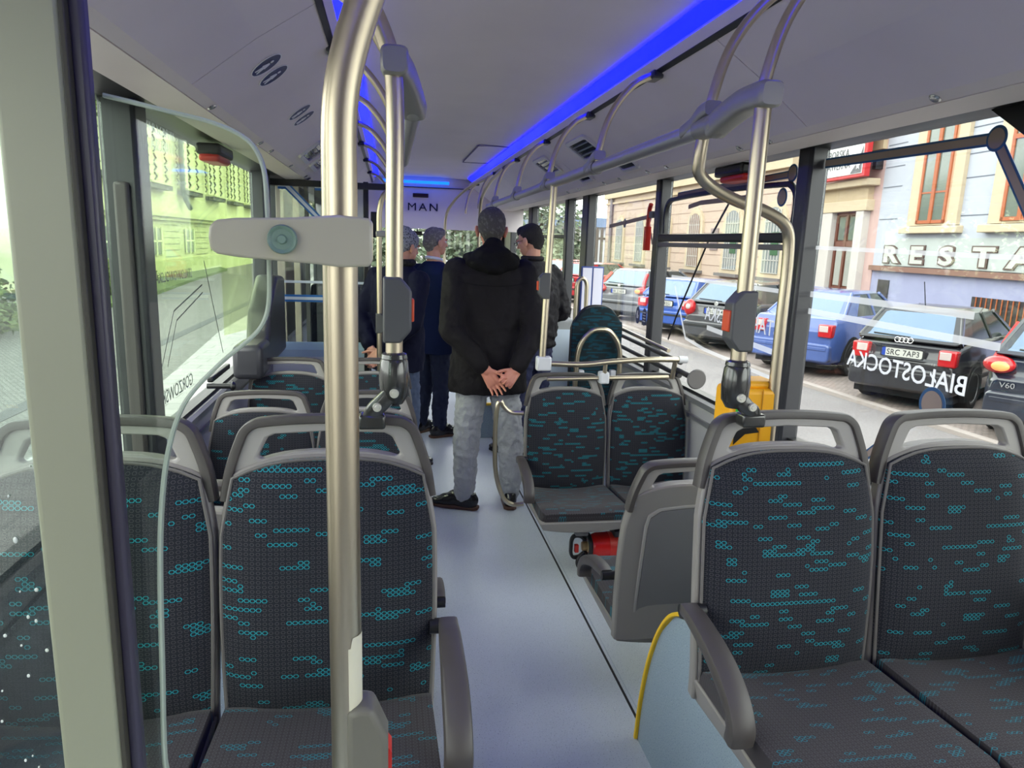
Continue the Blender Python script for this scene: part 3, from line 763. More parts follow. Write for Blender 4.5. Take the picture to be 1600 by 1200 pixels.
# ================================================================== POLES AND RAILS
R = .017
def socket(pole, top, low, x, y):
    """glossy black sleeve at the pole foot and the bracket down to a seat handle; coordinates relative to the pole's empty"""
    (zt, zb) = top
    mk('socket', lathe([(.017, zt+.004), (.026, zt), (.0275, zt-.012), (.0265, zt-.014), (.029, zt-.02), (.033, (zt+zb)/2), (.030, zb+.02), (.020, zb-.002), (.001, zb-.006)], 24), SOCKET, pole)
def pole_thing(name, loc, label):
    return empty(name, loc, label=label, cat='pole')
def stop_button(pole, z, ang, dx, h=.13, col=ORANGE):
    """grey six-sided button body clamped to the pole; ang = direction of its face"""
    c, s = math.cos(ang), math.sin(ang)
    M = Matrix(((c, -s, 0, 0), (s, c, 0, 0), (0, 0, 1, z), (0, 0, 0, 1)))
    M = M @ Matrix(((1, 0, 0, 0), (0, 0, -1, 0), (0, 1, 0, 0), (0, 0, 0, 1)))
    b = mk('stop_button', prism([(-.022, -h/2), (.012, -h/2), (.034, -h*.30), (.034, h*.30), (.012, h/2), (-.022, h/2)], M, -.021, .021), BTN_GREY, pole, bevel=.005, seg=3)
    mk('push_face', prism([(.030, -h*.18), (.039, -h*.17), (.039, h*.17), (.030, h*.18)], M, -.0145, .0145), col, b, bevel=.002)
    return b
# --- the big steel pole right in front
P1 = pole_thing('grab_pole', (-.047, .72, 0), 'thick brushed steel pole standing closest to the viewer, bending right at the top')
pts = [(0, 0, .55), (0, 0, 1.0), (0, 0, 1.66), (.004, 0, 1.72), (.020, 0, 1.78), (.045, 0, 1.84), (.10, 0, 1.93), (.20, .0, 2.06), (.30, 0, 2.16), (.36, 0, 2.272)]
mk('steel_tube', tube(cat_rom(pts, 8), R, 28), STEEL, P1)
mk('foot_flange', lathe([(.045, .535), (.045, .56), (.02, .575), (.001, .575)], 24), CASTGREY, P1)
sv = [(R*1.03*math.cos(math.radians(-78+q*8)), R*1.03*math.sin(math.radians(-78+q*8)), z-(.012 if (q < 2 and zi == 3) else 0)) for zi, z in enumerate((1.070, 1.088, 1.140, 1.157)) for q in range(12)]
mk('info_sticker', (sv, [(j*12+i, j*12+i+1, (j+1)*12+i+1, (j+1)*12+i) for j in range(3) for i in range(11)]), mat('sticker_cream', (214, 210, 186), .5), P1)
sb = mk('stop_button', prism([(-.001, -.075), (.030, -.075), (.044, -.045), (.044, .02), (.034, .045), (.028, .060), (.014, .062), (-.001, .058)], Matrix(((1, 0, 0, .002), (0, 0, -1, 0), (0, 1, 0, 1.012), (0, 0, 0, 1))), -.019, .022), mat('button_olive_grey', (104, 102, 92), .5), P1, bevel=.007, seg=3)
mk('push_face', prism([(.040, -.055), (.048, -.05), (.048, .0), (.040, .012)], Matrix(((1, 0, 0, .002), (0, 0, -1, 0), (0, 1, 0, 1.012), (0, 0, 0, 1))), -.012, .014), RED, sb)
# pale clamp that grips the glass partition
cl = empty('partition_clamp', (-.047, .72, 1.575), label='pale grey wedge-shaped clamp gripping the clear partition, with a round bolt', cat='clamp')
prof = [(.031, .0185), (.029, .0225), (.0, .0245), (-.02, .0225), (-.05, .020), (-.09, .0185), (-.108, .016), (-.114, .010), (-.115, 0), (-.114, -.010), (-.108, -.0145), (-.09, -.017), (-.05, -.0195), (-.02, -.0215), (.0, -.0235), (.028, -.0225), (.031, -.0185)]
mk('clamp_body', prism(prof, Matrix(((1, 0, 0, 0), (0, 0, -1, 0), (0, 1, 0, 0), (0, 0, 0, 1))), -.022, .030), PALE_CLAMP, cl, bevel=.006, seg=4)
bo = mk('bolt', lathe([(.001, .004), (.0035, .004), (.0045, .0015), (.0095, .0015), (.0125, .004), (.0135, .0015), (.0135, -.002), (.001, -.002)], 26, frame_M((-.050, -.0315, .0005), (1, 0, 0), (0, 0, 1))), mat('bolt_green_grey', (116, 142, 128), .4), cl)
# --- clear partition with curved outline, on its olive post
YG = .738
gl = [(-.34, .80), (-.2425, .80), (-.246, 1.0), (-.2425, 1.10), (-.236, 1.25), (-.2275, 1.33), (-.216, 1.38), (-.200, 1.415), (-.166, 1.452), (-.140, 1.474), (-.127, 1.488), (-.120, 1.505), (-.1175, 1.53), (-.1175, 1.62), (-.121, 1.648), (-.133, 1.667), (-.161, 1.680), (-.20, 1.688), (-.257, 1.699), (-.34, 1.712)]
pt = empty('glass_partition', (0, YG, 0), label='clear curved partition pane beside the olive post, wavy right edge', cat='partition')
MG = Matrix(((1, 0, 0, 0), (0, 0, -1, 0), (0, 1, 0, 0), (0, 0, 0, 1)))
gls = []
cr = cat_rom([(a, 0, b) for a, b in gl], 4)
mk('pane', prism([(p.x, p.z) for p in cr], MG, -.003, .003), glass('partition_glass', (.88, .94, .88), .04), pt, smooth=False)
mk('edge_strip', tube([p for p in cr[4:-4]], 1, 8, flat=(.0022, .0045), up=(0, 1, 0)), mat('pane_edge_pale', (176, 190, 172), .3), pt)
post = empty('partition_post', (-.295, .72, 0), label='broad olive-grey aluminium post at the left edge of the picture', cat='post')
mk('post_profile', box(-.037, .022, -.02, .03, .5, 2.2), mat('olive_aluminium', (150, 152, 132), .42, .15), post, bevel=.006, seg=3)
mk('rubber_edge', box(.0225, .0365, -.012, .004, .5, 2.2), mat('violet_black_rubber', (62, 58, 74), .35), post, bevel=.004)
mk('rubber_seal', box(.020, .025, -.021, -.010, .5, 2.2), mat('rubber_dark', (58, 56, 48), .6), post, bevel=.001)
pl2 = mk('door_glass', box(-.72, -.332, .722, .728, .55, 2.15), glass('door_glass_wet', (.80, .88, .84), .10), smooth=False)
finish(pl2, 'rain-spotted glass pane left of the olive post', 'pane')
rnd = random.Random(3)
dV, dF = [], []
for k in range(95):
    x = rnd.uniform(-.62, -.335); z = rnd.uniform(.95, 1.42); r = rnd.uniform(.0008, .0024)
    dV_, dF_ = ellip((x, .7205, z), (r, .001, r*rnd.uniform(1, 1.6)), seg=8, rings=5); n0 = len(dV); dV += [tuple(v) for v in dV_]; dF += [tuple(i+n0 for i in q) for q in dF_]
wd = mk('water_drops', (dV, dF), mat('water_drop', (225, 232, 228), .05, spec=.8), pl2); wd['kind'] = 'stuff'

# --- pole on the left seat corner with black socket
def seat_pole(x, y, zsock, zbtn, label, btn_dir, sgn, handle_top):
    p = pole_thing('grab_pole', (x, y, 0), label)
    if sgn > 0:      # right-hand one: straight up to the rail end
        mk('steel_tube', tube([(0, 0, zsock-.03), (0, 0, 1.885)], R, 24), STEEL, p)
    else:
        mk('steel_tube', tube(cat_rom([(0, 0, zsock-.03), (0, 0, 1.6), (0, 0, 1.85), (-.01, .0, 1.92), (-.045, 0, 2.0), (-.10, .0, 2.09), (-.165, .02, 2.185)], 8), R, 24), STEEL, p)
    s = mk('socket', lathe([(.017, zsock+.004), (.025, zsock), (.027, zsock-.008), (.0255, zsock-.010), (.028, zsock-.016), (.031, zsock-.05), (.0285, zsock-.085), (.018, zsock-.102), (.001, zsock-.106)], 28), SOCKET, p)
    nut = mat('nut_pale', (206, 204, 190), .3, .3)
    mk('bolt', lathe([(.001, .006), (.004, .006), (.005, .003), (.009, .003), (.0095, -.004), (.001, -.004)], 18, frame_M((0, -.031, zsock-.075), (1, 0, 0), (0, 0, 1))), nut, s)
    # slanted bracket from socket down to the seat handle
    q = handle_top
    M = Matrix(((1, 0, 0, 0), (0, 0, -1, -.012), (0, 1, 0, 0), (0, 0, 0, 1)))
    br = mk('bracket', tube(cat_rom([(-.004*sgn, -.010, zsock-.070), (q[0]*.55, -.012, zsock-.098), (q[0]*.95, -.010, q[1]+.012), (q[0]*1.1, -.004, q[1]-.014)], 6), 1, 14, flat=(.013, .017), up=(sgn, 0, .9)), SOCKET, p)
    mk('bracket_foot', box(q[0]-.026, q[0]+.028, -.024, .016, q[1]-.022, q[1]+.008), SOCKET, br, bevel=.006, seg=3)
    mk('bolt', lathe([(.001, .004), (.004, .004), (.005, .002), (.0085, .002), (.009, -.004), (.001, -.004)], 18, frame_M((q[0]*.75, -.029, q[1]+.026), (1, 0, 0), (0, 0, 1))), nut, br)
    stop_button(p, zbtn, btn_dir, 0)
    return p
seat_pole(.745, 1.40, 1.344, 1.432, 'steel pole rising from the near right seat handle through a black socket', PI, 1, (.040, 1.222))
seat_pole(.010, 1.42, 1.352, 1.441, 'steel pole rising from the near left seat, curving left under the ceiling', 0, -1, (-.045, 1.222))
# --- overhead rails with clamps and hoops
def rail(p0, p1, label):
    o = mk('overhead_rail', tube([p0, p1], .0215, 24), ALU); finish(o, label, 'rail'); return o
RR0, RR1 = Vector((.742, 1.60, 1.862)), Vector((.80, 5.9, 1.862))
rr = rail(RR0, RR1, 'thick grey overhead handrail running forward along the right of the aisle')
LR0, LR1 = Vector((.052, 1.62, 1.862)), Vector((.052, 2.75, 1.862))
lr = rail(LR0, LR1, 'short thick grey overhead handrail left of the aisle, round front end')
mk('rail_end', ellip(LR1, (.0215, .02, .0215)), ALU, lr)
def end_clamp(pt_, rail_pt, label, up_off=.02):
    """swan-neck casting from a vertical pole to the rail end"""
    o = empty('rail_clamp', pt_, label=label, cat='clamp')
    d = Vector(rail_pt)-Vector(pt_)
    P = cat_rom([(0-.0, -.035, up_off+.004), (0, 0, up_off+.006), d*.40+Vector((0, 0, up_off+.004)), d*.80+Vector((0, 0, .008)), d*1.05+Vector((0, 0, -.006))], 6)
    mk('casting', tube(P, [.82, .95]+[1.0]*(len(P)-2), 18, flat=(.026, .026), up=(0, 0, 1)), CASTGREY, o)
    mk('end_cap', ellip(d+Vector((0, .0, -.002)), (.0285, .032, .030)), CASTGREY, o)
    mk('collar', tube([d, d+Vector((0, .05, 0))], .0265, 22), CASTGREY, o)
    return o
end_clamp((.745, 1.40, 1.862), RR0, 'curved grey casting joining the long pole to the start of the right rail')
end_clamp((.010, 1.42, 1.875), LR0, 'curved grey casting joining the left seat pole to the short rail')
def hoop(side, y, rail_x, label):
    """ceiling hoop: from the slot beside the blue strip, bulging inwards and down to the rail"""
    xs = WX(side, .564); zs = 2.192
    P = cat_rom([(xs, y-.02, zs), (xs+(rail_x-xs)*.42, y-.01, zs-.045), (xs+(rail_x-xs)*.80, y, zs-.145), (rail_x, y+.0, zs-.27), (rail_x+.0*side, y, 1.872)], 7)
    o = mk('ceiling_hoop', tube(P, .0125, 16), STEEL); finish(o, label, 'hoop', 'steel hoops between ceiling and rails')
    mk('hoop_foot', join(box(xs-.02, xs+.022, y-.05, y+.035, zs-.02, zs+.008)), PILLAR, o, bevel=.006)
    return o
def rail_saddle(x, y, z, label):
    o = empty('rail_clamp', (x, y, z), label=label, cat='clamp', group='grey saddles on the right overhead rail')
    mk('saddle', tube(cat_rom([(0, .10, .004), (0, .04, .016), (0, -.0, .034), (0, -.045, .040)], 5), 1, 16, flat=(.022, .017), up=(0, 0, 1)), CASTGREY, o, bevel=0)
    mk('ring_collar', tube([(0, -.018, 0), (0, .022, 0)], .0255, 22), CASTGREY, o)
names = ['nearest', 'second', 'third', 'fourth', 'fifth', 'sixth', 'seventh', 'eighth']
for k, y in enumerate((1.40, 1.64, 2.60, 3.46, 4.42, 5.45, 6.6, 7.9)):
    rx = .745 if k == 0 else RR0.x+(RR1.x-RR0.x)*(y-RR0.y)/(RR1.y-RR0.y)
    hoop(1, y, rx, 'steel hoop from the right ceiling slot down to the rail, %s from the viewer' % names[k])
    if 1 <= k <= 5: rail_saddle(rx, y+.03, 1.862, 'grey saddle clamp on the right overhead rail, %s from the viewer' % names[k-1])
for k, y in enumerate((1.95, 2.6, 3.3, 4.1, 5.0, 6.0, 7.1)):
    hoop(-1, y, .03, 'steel hoop from the left ceiling slot, %s from the viewer' % names[k])
rl2 = rail((.03, 3.2, 1.862), (.03, 7.3, 1.862), 'thin overhead tube left of the aisle carrying the far hoops'); 
for v in rl2.data.vertices:
    c = Vector((.03, v.co.y, 1.862)); v.co = c+(v.co-c)*.6
ft = mk('far_ceiling_hoop', tube(cat_rom([(.92, 6.9, 2.17), (.78, 7.2, 2.10), (.66, 7.6, 1.97), (.60, 7.8, 1.80), (.60, 7.8, 1.0), (.60, 7.8, .3), (.60, 7.8, .0)], 6), .015, 12), STEEL)
ft.name = 'grab_pole'; finish(ft, 'far slim steel pole curving down from the ceiling before the windscreen', 'pole')
ft = mk('grab_pole', tube(cat_rom([(.92, 5.9, 2.17), (.84, 6.2, 2.06), (.80, 6.4, 1.9), (.80, 6.4, 1.0), (.80, 6.4, .29)], 6), .015, 12), STEEL); finish(ft, 'steel pole just left of the hooded man, curving up to the ceiling', 'pole')
# --- curved pole down to the ticket validator
P4 = pole_thing('grab_pole', (0, 0, 0), 'S-curved steel pole from the right rail down behind the yellow validator')
pts = [(.748, 1.685, 1.845), (.746, 1.69, 1.80), (.752, 1.70, 1.765), (.79, 1.71, 1.735), (.87, 1.73, 1.705), (.97, 1.75, 1.680), (1.035, 1.76, 1.645), (1.052, 1.765, 1.59), (1.054, 1.765, 1.4), (1.056, 1.765, .9), (1.056, 1.765, .56)]
mk('steel_tube', tube(cat_rom(pts, 8), .0155, 22), STEEL, P4)
vd = empty('ticket_validator', (.998, 1.80, 1.12), label='bright yellow ticket validator box on the curved pole behind the near right seat', cat='validator')
mk('case', join(box(-.055, .055, -.045, .055, -.14, .075)), YELLOW, vd, bevel=.012, seg=3)
mk('case_top', join(box(-.038, .055, -.03, .055, .07, .092)), YELLOW, vd, bevel=.010, seg=3)
mk('front_seam', box(.012, .014, -.047, -.044, -.13, .075), mat('validator_seam', (190, 130, 12), .5), vd)
mk('display_screen', prism([(-.034, .03), (-.012, .036), (.01, .026), (.01, .014), (-.034, .016)], Matrix(((1, 0, 0, -.012), (0, 0, -1, -.046), (0, 1, 0, 0), (0, 0, 0, 1))), -.0, .002), mat('display_green', (20, 90, 24), .3, emit=(40, 190, 50), es=.6), vd)
mk('ticket_slot', prism([(-.045, -.005), (.0, -.012), (.012, -.03), (-.02, -.034), (-.045, -.06)], Matrix(((1, 0, 0, 0), (0, 0, -1, -.046), (0, 1, 0, 0), (0, 0, 0, 1))), 0, .002), BLACKP, vd)
mk('ticket_slot', prism([(-.03, -.085), (.0, -.075), (.004, -.12), (-.03, -.11)], Matrix(((1, 0, 0, 0), (0, 0, -1, -.046), (0, 1, 0, 0), (0, 0, 0, 1))), 0, .002), BLACKP, vd)
mk('mount_block', box(.055, .085, -.02, .03, -.12, -.07), BTN_GREY, vd, bevel=.005)
vd.scale = (1.3, 1.1, 1.15)
# --- slim pole by the far right pair, with low cross rails
P5 = pole_thing('grab_pole', (.742, 3.35, 0), 'slim steel pole from the right rail to the low cross rail, with orange-faced button')
mk('steel_tube', tube([(0, 0, .98), (.022, 0, 1.85)], .0165, 18), STEEL, P5)
stop_button(P5, 1.38, PI, 0, .125)
mk('corner_clamp', box(-.028, .045, -.025, .025, .965, 1.035), mat('clamp_white_grey', (206, 206, 208), .4), P5, bevel=.008)
cr1 = empty('cross_rail', (0, 3.35, 0), label='low steel cross rail behind the pair of seats above the fire extinguisher', cat='rail')
mk('upper_tube', tube(cat_rom([(.76, 0, 1.0), (.95, 0, .995), (1.10, 0, 1.01), (1.30, 0, 1.022), (1.46, 0, 1.022)], 6), .014, 16), STEEL, cr1)
mk('lower_tube', tube([(.78, .03, .915), (1.42, .03, .925)], .011, 14), STEEL, cr1)
mk('upright_stub', tube([(1.07, .01, .92), (1.07, 0, 1.005)], .011, 12), STEEL, cr1)
mk('upright_stub', tube([(1.44, .03, .92), (1.44, 0, 1.02)], .012, 12), STEEL, cr1)
mk('end_cap', tube([(1.455, 0, 1.022), (1.50, 0, 1.022)], .018, 16), mat('clamp_white_grey', (206, 206, 208), .4), cr1)
mk('tee_clamp', box(1.045, 1.095, -.005, .05, .895, .955), MATS['clamp_white_grey'], cr1, bevel=.008)
wr = empty('window_rail', (1.49, 3.4, 0), label='dark double rail along the right window beside the wheelchair bay', cat='rail')
for z_ in (1.0, .93): mk('rail_tube', tube([(0, 0.0, z_), (0, 1.5, z_+.02)], .014, 12), mat('rail_dark', (64, 62, 62), .35, .5), wr)
mk('light_tube', tube([(-.03, 0.1, 1.045), (-.10, 1.05, 1.10), (-.16, 1.1, 1.03), (-.2, 1.1, .7)], .011, 12), STEEL, wr)
mk('end_disc', lathe([(.001, 0), (.045, 0), (.05, .006), (.045, .012), (.001, .012)], 22, frame_M((-.01, -.22, .955), (1, 0, 0), (0, 0, 1))), mat('disc_grey', (98, 94, 92), .5), wr)
mk('disc_arm', tube([(-.01, -.20, .955), (0, .05, .955)], .016, 12), MATS['rail_dark'], wr)
# side loop beside the far right aisle seat
lp = mk('seat_guard_loop', tube(cat_rom([(.665, 3.38, .74), (.60, 3.38, .745), (.565, 3.38, .775), (.545, 3.38, .80), (.530, 3.38, .76), (.525, 3.38, .60), (.535, 3.37, .42), (.575, 3.36, .30), (.62, 3.36, .265), (.68, 3.36, .265)], 7), .0115, 14), STEEL)
finish(lp, 'bent steel guard loop standing out into the aisle beside the far right seat', 'handrail')
# wheelchair backrest board with arch
wb = empty('wheelchair_backrest', (1.24, 4.10, 0), label='tall dark patterned wheelchair backrest board with rounded top and steel arch', cat='backrest')
def wf(u, v):
    z = .30+.92*v; h = .155-(.06*max(0, (v-.86)/.14)**2.2); z -= .0*abs(u); return (u*h, -.03+.012*abs(u)**4, z-(.03*abs(u)**3 if v > .9 else 0)), (u*h+.2, z)
def wk(u, v):
    p, q = wf(u, v); return (p[0], .01, p[2]), q
VF, UV = slab(18, 30, wf, wk)
mk('padded_board', VF, fabric_mat('board_cloth', (44, 58, 62), (24, 92, 112), (24, 36, 42), .56), wb, uvs=UV, angle=60)
mk('board_rim', tube([Vector(wk(-1, v/14)[0]) for v in range(15)]+[Vector(wk(u/6-1, 1)[0]) for u in range(1, 12)]+[Vector(wk(1, 1-v/14)[0]) for v in range(15)], .009, 8), BLACKP, wb)
mk('steel_arch', tube(cat_rom([(-.135, -.06, .25), (-.135, -.07, .85), (-.12, -.075, .99), (-.06, -.08, 1.075), (0, -.08, 1.09), (.06, -.08, 1.075), (.12, -.075, .99), (.135, -.07, .85), (.135, -.06, .25)], 7), .0155, 16), STEEL, wb)
for s_ in (-1, 1): mk('arch_clip', box(s_*.10-.018, s_*.10+.018, -.07, -.03, .80, .84), MATS['clamp_white_grey'], wb, bevel=.006)
sl = mk('grab_loop', tube(cat_rom([(1.235, 4.6, 0.002), (1.235, 4.6, 1.30), (1.245, 4.6, 1.345), (1.27, 4.6, 1.36), (1.295, 4.6, 1.345), (1.305, 4.6, 1.30), (1.305, 4.6, 0.002)], 6), .0135, 14), STEEL)
finish(sl, 'inverted U steel grab loop just behind the wheelchair backrest', 'handrail')
o = mk('loop_base', box(1.22, 1.52, 5.55, 6.3, 0.002, .97), mat('ledge_grey', (138, 140, 142), .5), bevel=.01); o.name = 'equipment_box'
finish(o, 'grey waist-high box under the right window beyond the wheelchair backrest', 'box')
mk('white_side_panel', box(1.24, 1.50, 5.543, 5.551, .1, .90), mat('panel_pale_blue', (186, 198, 212), .5), o)
# board with two white sheets standing on it
nb = empty('brochure_holder', (1.44, 4.95, .83), label='navy framed holder with two white vertical sheets at the right window', cat='holder')
mk('holder_frame', join(box(-.083, .083, -.01, .012, 0.0, .60)), mat('holder_blue', (48, 70, 140), .5), nb, bevel=.004)
for s_ in (-1, 1): mk('white_sheet', box(s_*.04-.034, s_*.04+.034, -.014, -.010, .02, .59), mat('sheet_white', (226, 224, 240), .5), nb)
# --- fire extinguisher lying under the seat
fe = empty('fire_extinguisher', (1.06, 3.12, .13), label='red fire extinguisher lying under the far right seat, black hose and valve', cat='fire extinguisher')
Mx = frame_M((0, 0, 0), (0, 1, 0), (0, 0, 1))   # local z -> world x
mk('cylinder', lathe([(.001, -.10), (.03, -.098), (.055, -.085), (.065, -.06), (.066, .22), (.055, .25), (.001, .26)], 28, Mx), mat('extinguisher_red', (214, 22, 20), .22, coat=.4), fe)
mk('label', lathe([(.0668, .0), (.0668, .14)], 28, Mx) , mat('label_red_light', (222, 60, 50), .4), fe)
mk('valve', lathe([(.014, -.13), (.022, -.128), (.024, -.105), (.03, -.10), (.001, -.098)], 18, Mx), mat('brass', (176, 150, 110), .35, .6), fe)
mk('neck_ring', tube([( -.098+.0, .058*math.cos(a*PI/12), .058*math.sin(a*PI/12)) for a in range(24)], .011, 10, closed=True), BLACKP, fe)
mk('carry_handle', tube(cat_rom([(-.115, 0, .035), (-.145, 0, .055), (-.175, 0, .05), (-.183, 0, .0), (-.175, 0, -.05), (-.145, 0, -.055), (-.115, 0, -.035)], 6), 1, 12, flat=(.008, .013), up=(0, 1, 0)), BLACKP, fe)
mk('trigger', box(-.165, -.145, -.01, .012, -.03, .01), RED, fe, bevel=.003)
mk('hose', tube(cat_rom([(-.12, -.01, -.03), (-.15, -.02, -.065), (-.14, -.03, -.098), (-.08, -.04, -.102), (.05, -.05, -.10), (.15, -.05, -.095)], 7), .011, 12), BLACKP, fe)
mk('cradle', join(box(-.02, .01, -.06, .06, -.11, -.05), box(.13, .16, -.06, .06, -.11, -.05), box(.02, .28, -.05, .05, .062, .09)), PILLAR, fe)

# ================================================================== DRIVER'S CAB AREA
cab = empty('cab_partition', (-.475, 5.08, 0), label='cab partition with blue striped glass behind the left seats', cat='partition')
mk('lower_panel', box(-.33, .30, 0, .03, 0.001, .78), mat('panel_light_grey', (226, 228, 230), .35), cab, bevel=.004)
mk('dotted_band', box(-.33, .30, -.004, 0, .74, .79), mat('dots_blue', (176, 200, 222), .5), cab)
mk('blue_band', box(-.33, .30, -.005, .0, .79, .845), mat('stripe_light_blue', (190, 222, 244), .5), cab)
mk('cab_glass', box(-.33, .30, .005, .011, .78, 1.93), CLEAR, cab, smooth=False)
def bandx(a, b, z0, z1, m_, n, y=-.002): return mk(n, box(a, b, y, y+.004, z0, z1), m_, cab)
bandx(-.33, .30, 1.125, 1.175, mat('stripe_blue', (46, 112, 182), .5), 'blue_stripe'); bandx(-.33, .30, 1.140, 1.160, mat('stripe_white', (222, 232, 242), .5), 'white_stripe', -.005)
bandx(-.33, .30, 1.255, 1.272, MATS['stripe_white'], 'white_line')
Mb = Matrix(((1, 0, 0, 0), (0, 0, -1, -.003), (0, 1, 0, 0), (0, 0, 0, 1)))
for w_, m_, d_ in ((.026, MATS['stripe_blue'], .002), (.011, MATS['stripe_white'], .005)):
    mk('diagonal_stripe', prism([(-.26, 1.905+w_), (-.20, 1.905+w_), (.06, 1.64+w_), (.06, 1.64-w_*1.2), (-.21, 1.905-w_), (-.26, 1.905-w_)], Mb, 0, d_), m_, cab)
    mk('diagonal_stripe', prism([(-.02, 1.905+w_), (.03, 1.905+w_), (.29, 1.64+w_), (.29, 1.64-w_*1.2), (.02, 1.905-w_), (-.02, 1.905-w_)], Mb, 0, d_), m_, cab)
mk('top_header', box(-.33, .55, -.04, .03, 1.90, 1.94), PILLAR_D, cab)
mk('frame_post', box(.30, .335, -.01, .035, 0.001, 1.95), PILLAR_D, cab, bevel=.005)
# things in the cab seen through the glass
ds = empty('driver_seat', (-.42, 5.9, 0), label='dark driver seat seen dimly through the striped cab glass', cat='seat')
VF, UV = slab(10, 12, lambda u, v: ((u*(.24-.05*v), -.06-.05*v, .45+.75*v), (0, 0)), lambda u, v: ((u*(.24-.05*v), .06-.05*v, .45+.75*v), (0, 0)))
mk('seat_back', VF, mat('driver_cloth', (48, 52, 56), .8), ds, bevel=.02)
mk('seat_base', box(-.24, .24, 0, .5, .34, .47), MATS['driver_cloth'], ds, bevel=.03)
mk('pedestal', box(-.15, .15, .1, .4, .0, .34), BLACKP, ds)
sw = mk('steering_wheel', tube([(-.42+.24*math.cos(a*PI/20), 6.75+.24*math.sin(a*PI/20)*.5, .93+.24*math.sin(a*PI/20)*.85) for a in range(40)], .016, 12, closed=True), mat('wheel_beige', (192, 182, 158), .4))
finish(sw, 'pale rim of the steering wheel seen through the cab glass', 'steering wheel')
mk('column', tube([(-.42, 6.75, .93), (-.42, 7.2, .5), (-.42, 7.25, .0)], .03, 12), BLACKP, sw)
mk('spoke', tube([(-.65, 6.75, .93), (-.19, 6.75, .93)], .012, 8), BLACKP, sw)
for k, (x, wd_, col) in enumerate(((-.785, .055, (150, 138, 128)), (-.675, .045, (190, 176, 156)), (-.60, .03, (110, 106, 102)), (-.53, .05, (84, 84, 86)))):
    o = mk('cab_upright', box(x, x+wd_, 5.30+.03*k, 5.34+.03*k, 0.001, 1.95), mat('upright_%d' % k, col, .6), bevel=.004)
    finish(o, 'vertical %s post in the driver cab, %s from the left' % (('brown-grey', 'beige', 'slim grey', 'dark grey')[k], ('first', 'second', 'third', 'fourth')[k]), 'post')
cb = mk('cab_cabinet', box(-.8, -.2, 7.9, 8.2, 0.001, 1.75), mat('cab_dark', (44, 46, 50), .6)); cb.name = 'cab_cabinet'
finish(cb, 'dark cabinet wall behind the posts in the driver cab', 'cabinet')
o = mk('door_motor_cover', prism([(3.9, .84), (4.75, .84), (4.75, 1.32), (4.45, 1.34), (4.3, 1.25), (4.16, 1.16), (4.1, 1.02), (3.95, .97)], Matrix(((0, 0, 1, 0), (1, 0, 0, 0), (0, 1, 0, 0), (0, 0, 0, 1))), -.79, -.66), PILLAR, bevel=.03, seg=4)
o.name = 'heater_cover'; finish(o, 'dark grey rounded cover on the left wall beside the pillar', 'cover')
mk('lower_cover', box(-.79, -.64, 3.72, 4.0, .84, 1.02), PILLAR, o, bevel=.03, seg=3)
o = mk('ticket_screen', box(-.13, -.05, 5.25, 5.3, 1.58, 1.76), BLACKP, bevel=.006); finish(o, 'black screen unit on the cab side behind the big pole', 'screen')
mk('screen_arm', tube([(-.12, 5.28, 1.60), (-.155, 5.12, 1.60)], .012, 8), BLACKP, o)
P6 = pole_thing('grab_pole', (-.058, 4.35, 0), 'slim steel pole in front of the beanie wearer with a small stop button')
mk('steel_tube', tube(cat_rom([(0, 0, 0.002), (0, 0, .8), (0, 0, 1.66), (.005, 0, 1.75), (.03, 0, 1.83), (.085, 0, 1.87)], 7), .0165, 16), STEEL, P6)
stop_button(P6, 1.07, 0, 0, .12)
mk('side_clamp', box(-.02, .06, -.02, .02, 1.585, 1.62), CASTGREY, P6, bevel=.006)
# ================================================================== PEOPLE
SKIN = mat('skin', (206, 150, 128), .5, bump=(60, .05))
SKIN_D = mat('skin_ruddy', (200, 132, 112), .5)
def remesh(o, vox, smooth_it=4, disp=None, fold=None):
    r = o.modifiers.new('remesh', 'REMESH'); r.mode = 'VOXEL'; r.voxel_size = vox; r.use_smooth_shade = True
    s = o.modifiers.new('smooth', 'SMOOTH'); s.factor = .5; s.iterations = smooth_it
    if disp:
        tx = bpy.data.textures.new('folds', 'CLOUDS'); tx.noise_scale = disp[1]; tx.noise_depth = 2
        d = o.modifiers.new('folds', 'DISPLACE'); d.texture = tx; d.strength = disp[0]; d.mid_level = .5; d.texture_coords = 'GLOBAL'
        if fold: d.texture_coords = 'OBJECT'; d.texture_coords_object = fold
    return o
def loft(rings, seg=28, n=2.3):
    """rings: (cx, cy, z, rx, ry)"""
    V, F = [], []
    for (cx_, cy_, z, rx, ry) in rings:
        for k in range(seg):
            th = 2*PI*k/seg; c, s = math.cos(th), math.sin(th)
            V.append((cx_+rx*math.copysign(abs(c)**(2/n), c), cy_+ry*math.copysign(abs(s)**(2/n), s), z))
    for i in range(len(rings)-1):
        for k in range(seg):
            k2 = (k+1) % seg; F.append((i*seg+k, i*seg+k2, (i+1)*seg+k2, (i+1)*seg+k))
    F.append(tuple(range(seg))[::-1]); F.append(tuple((len(rings)-1)*seg+k for k in range(seg)))
    return V, F
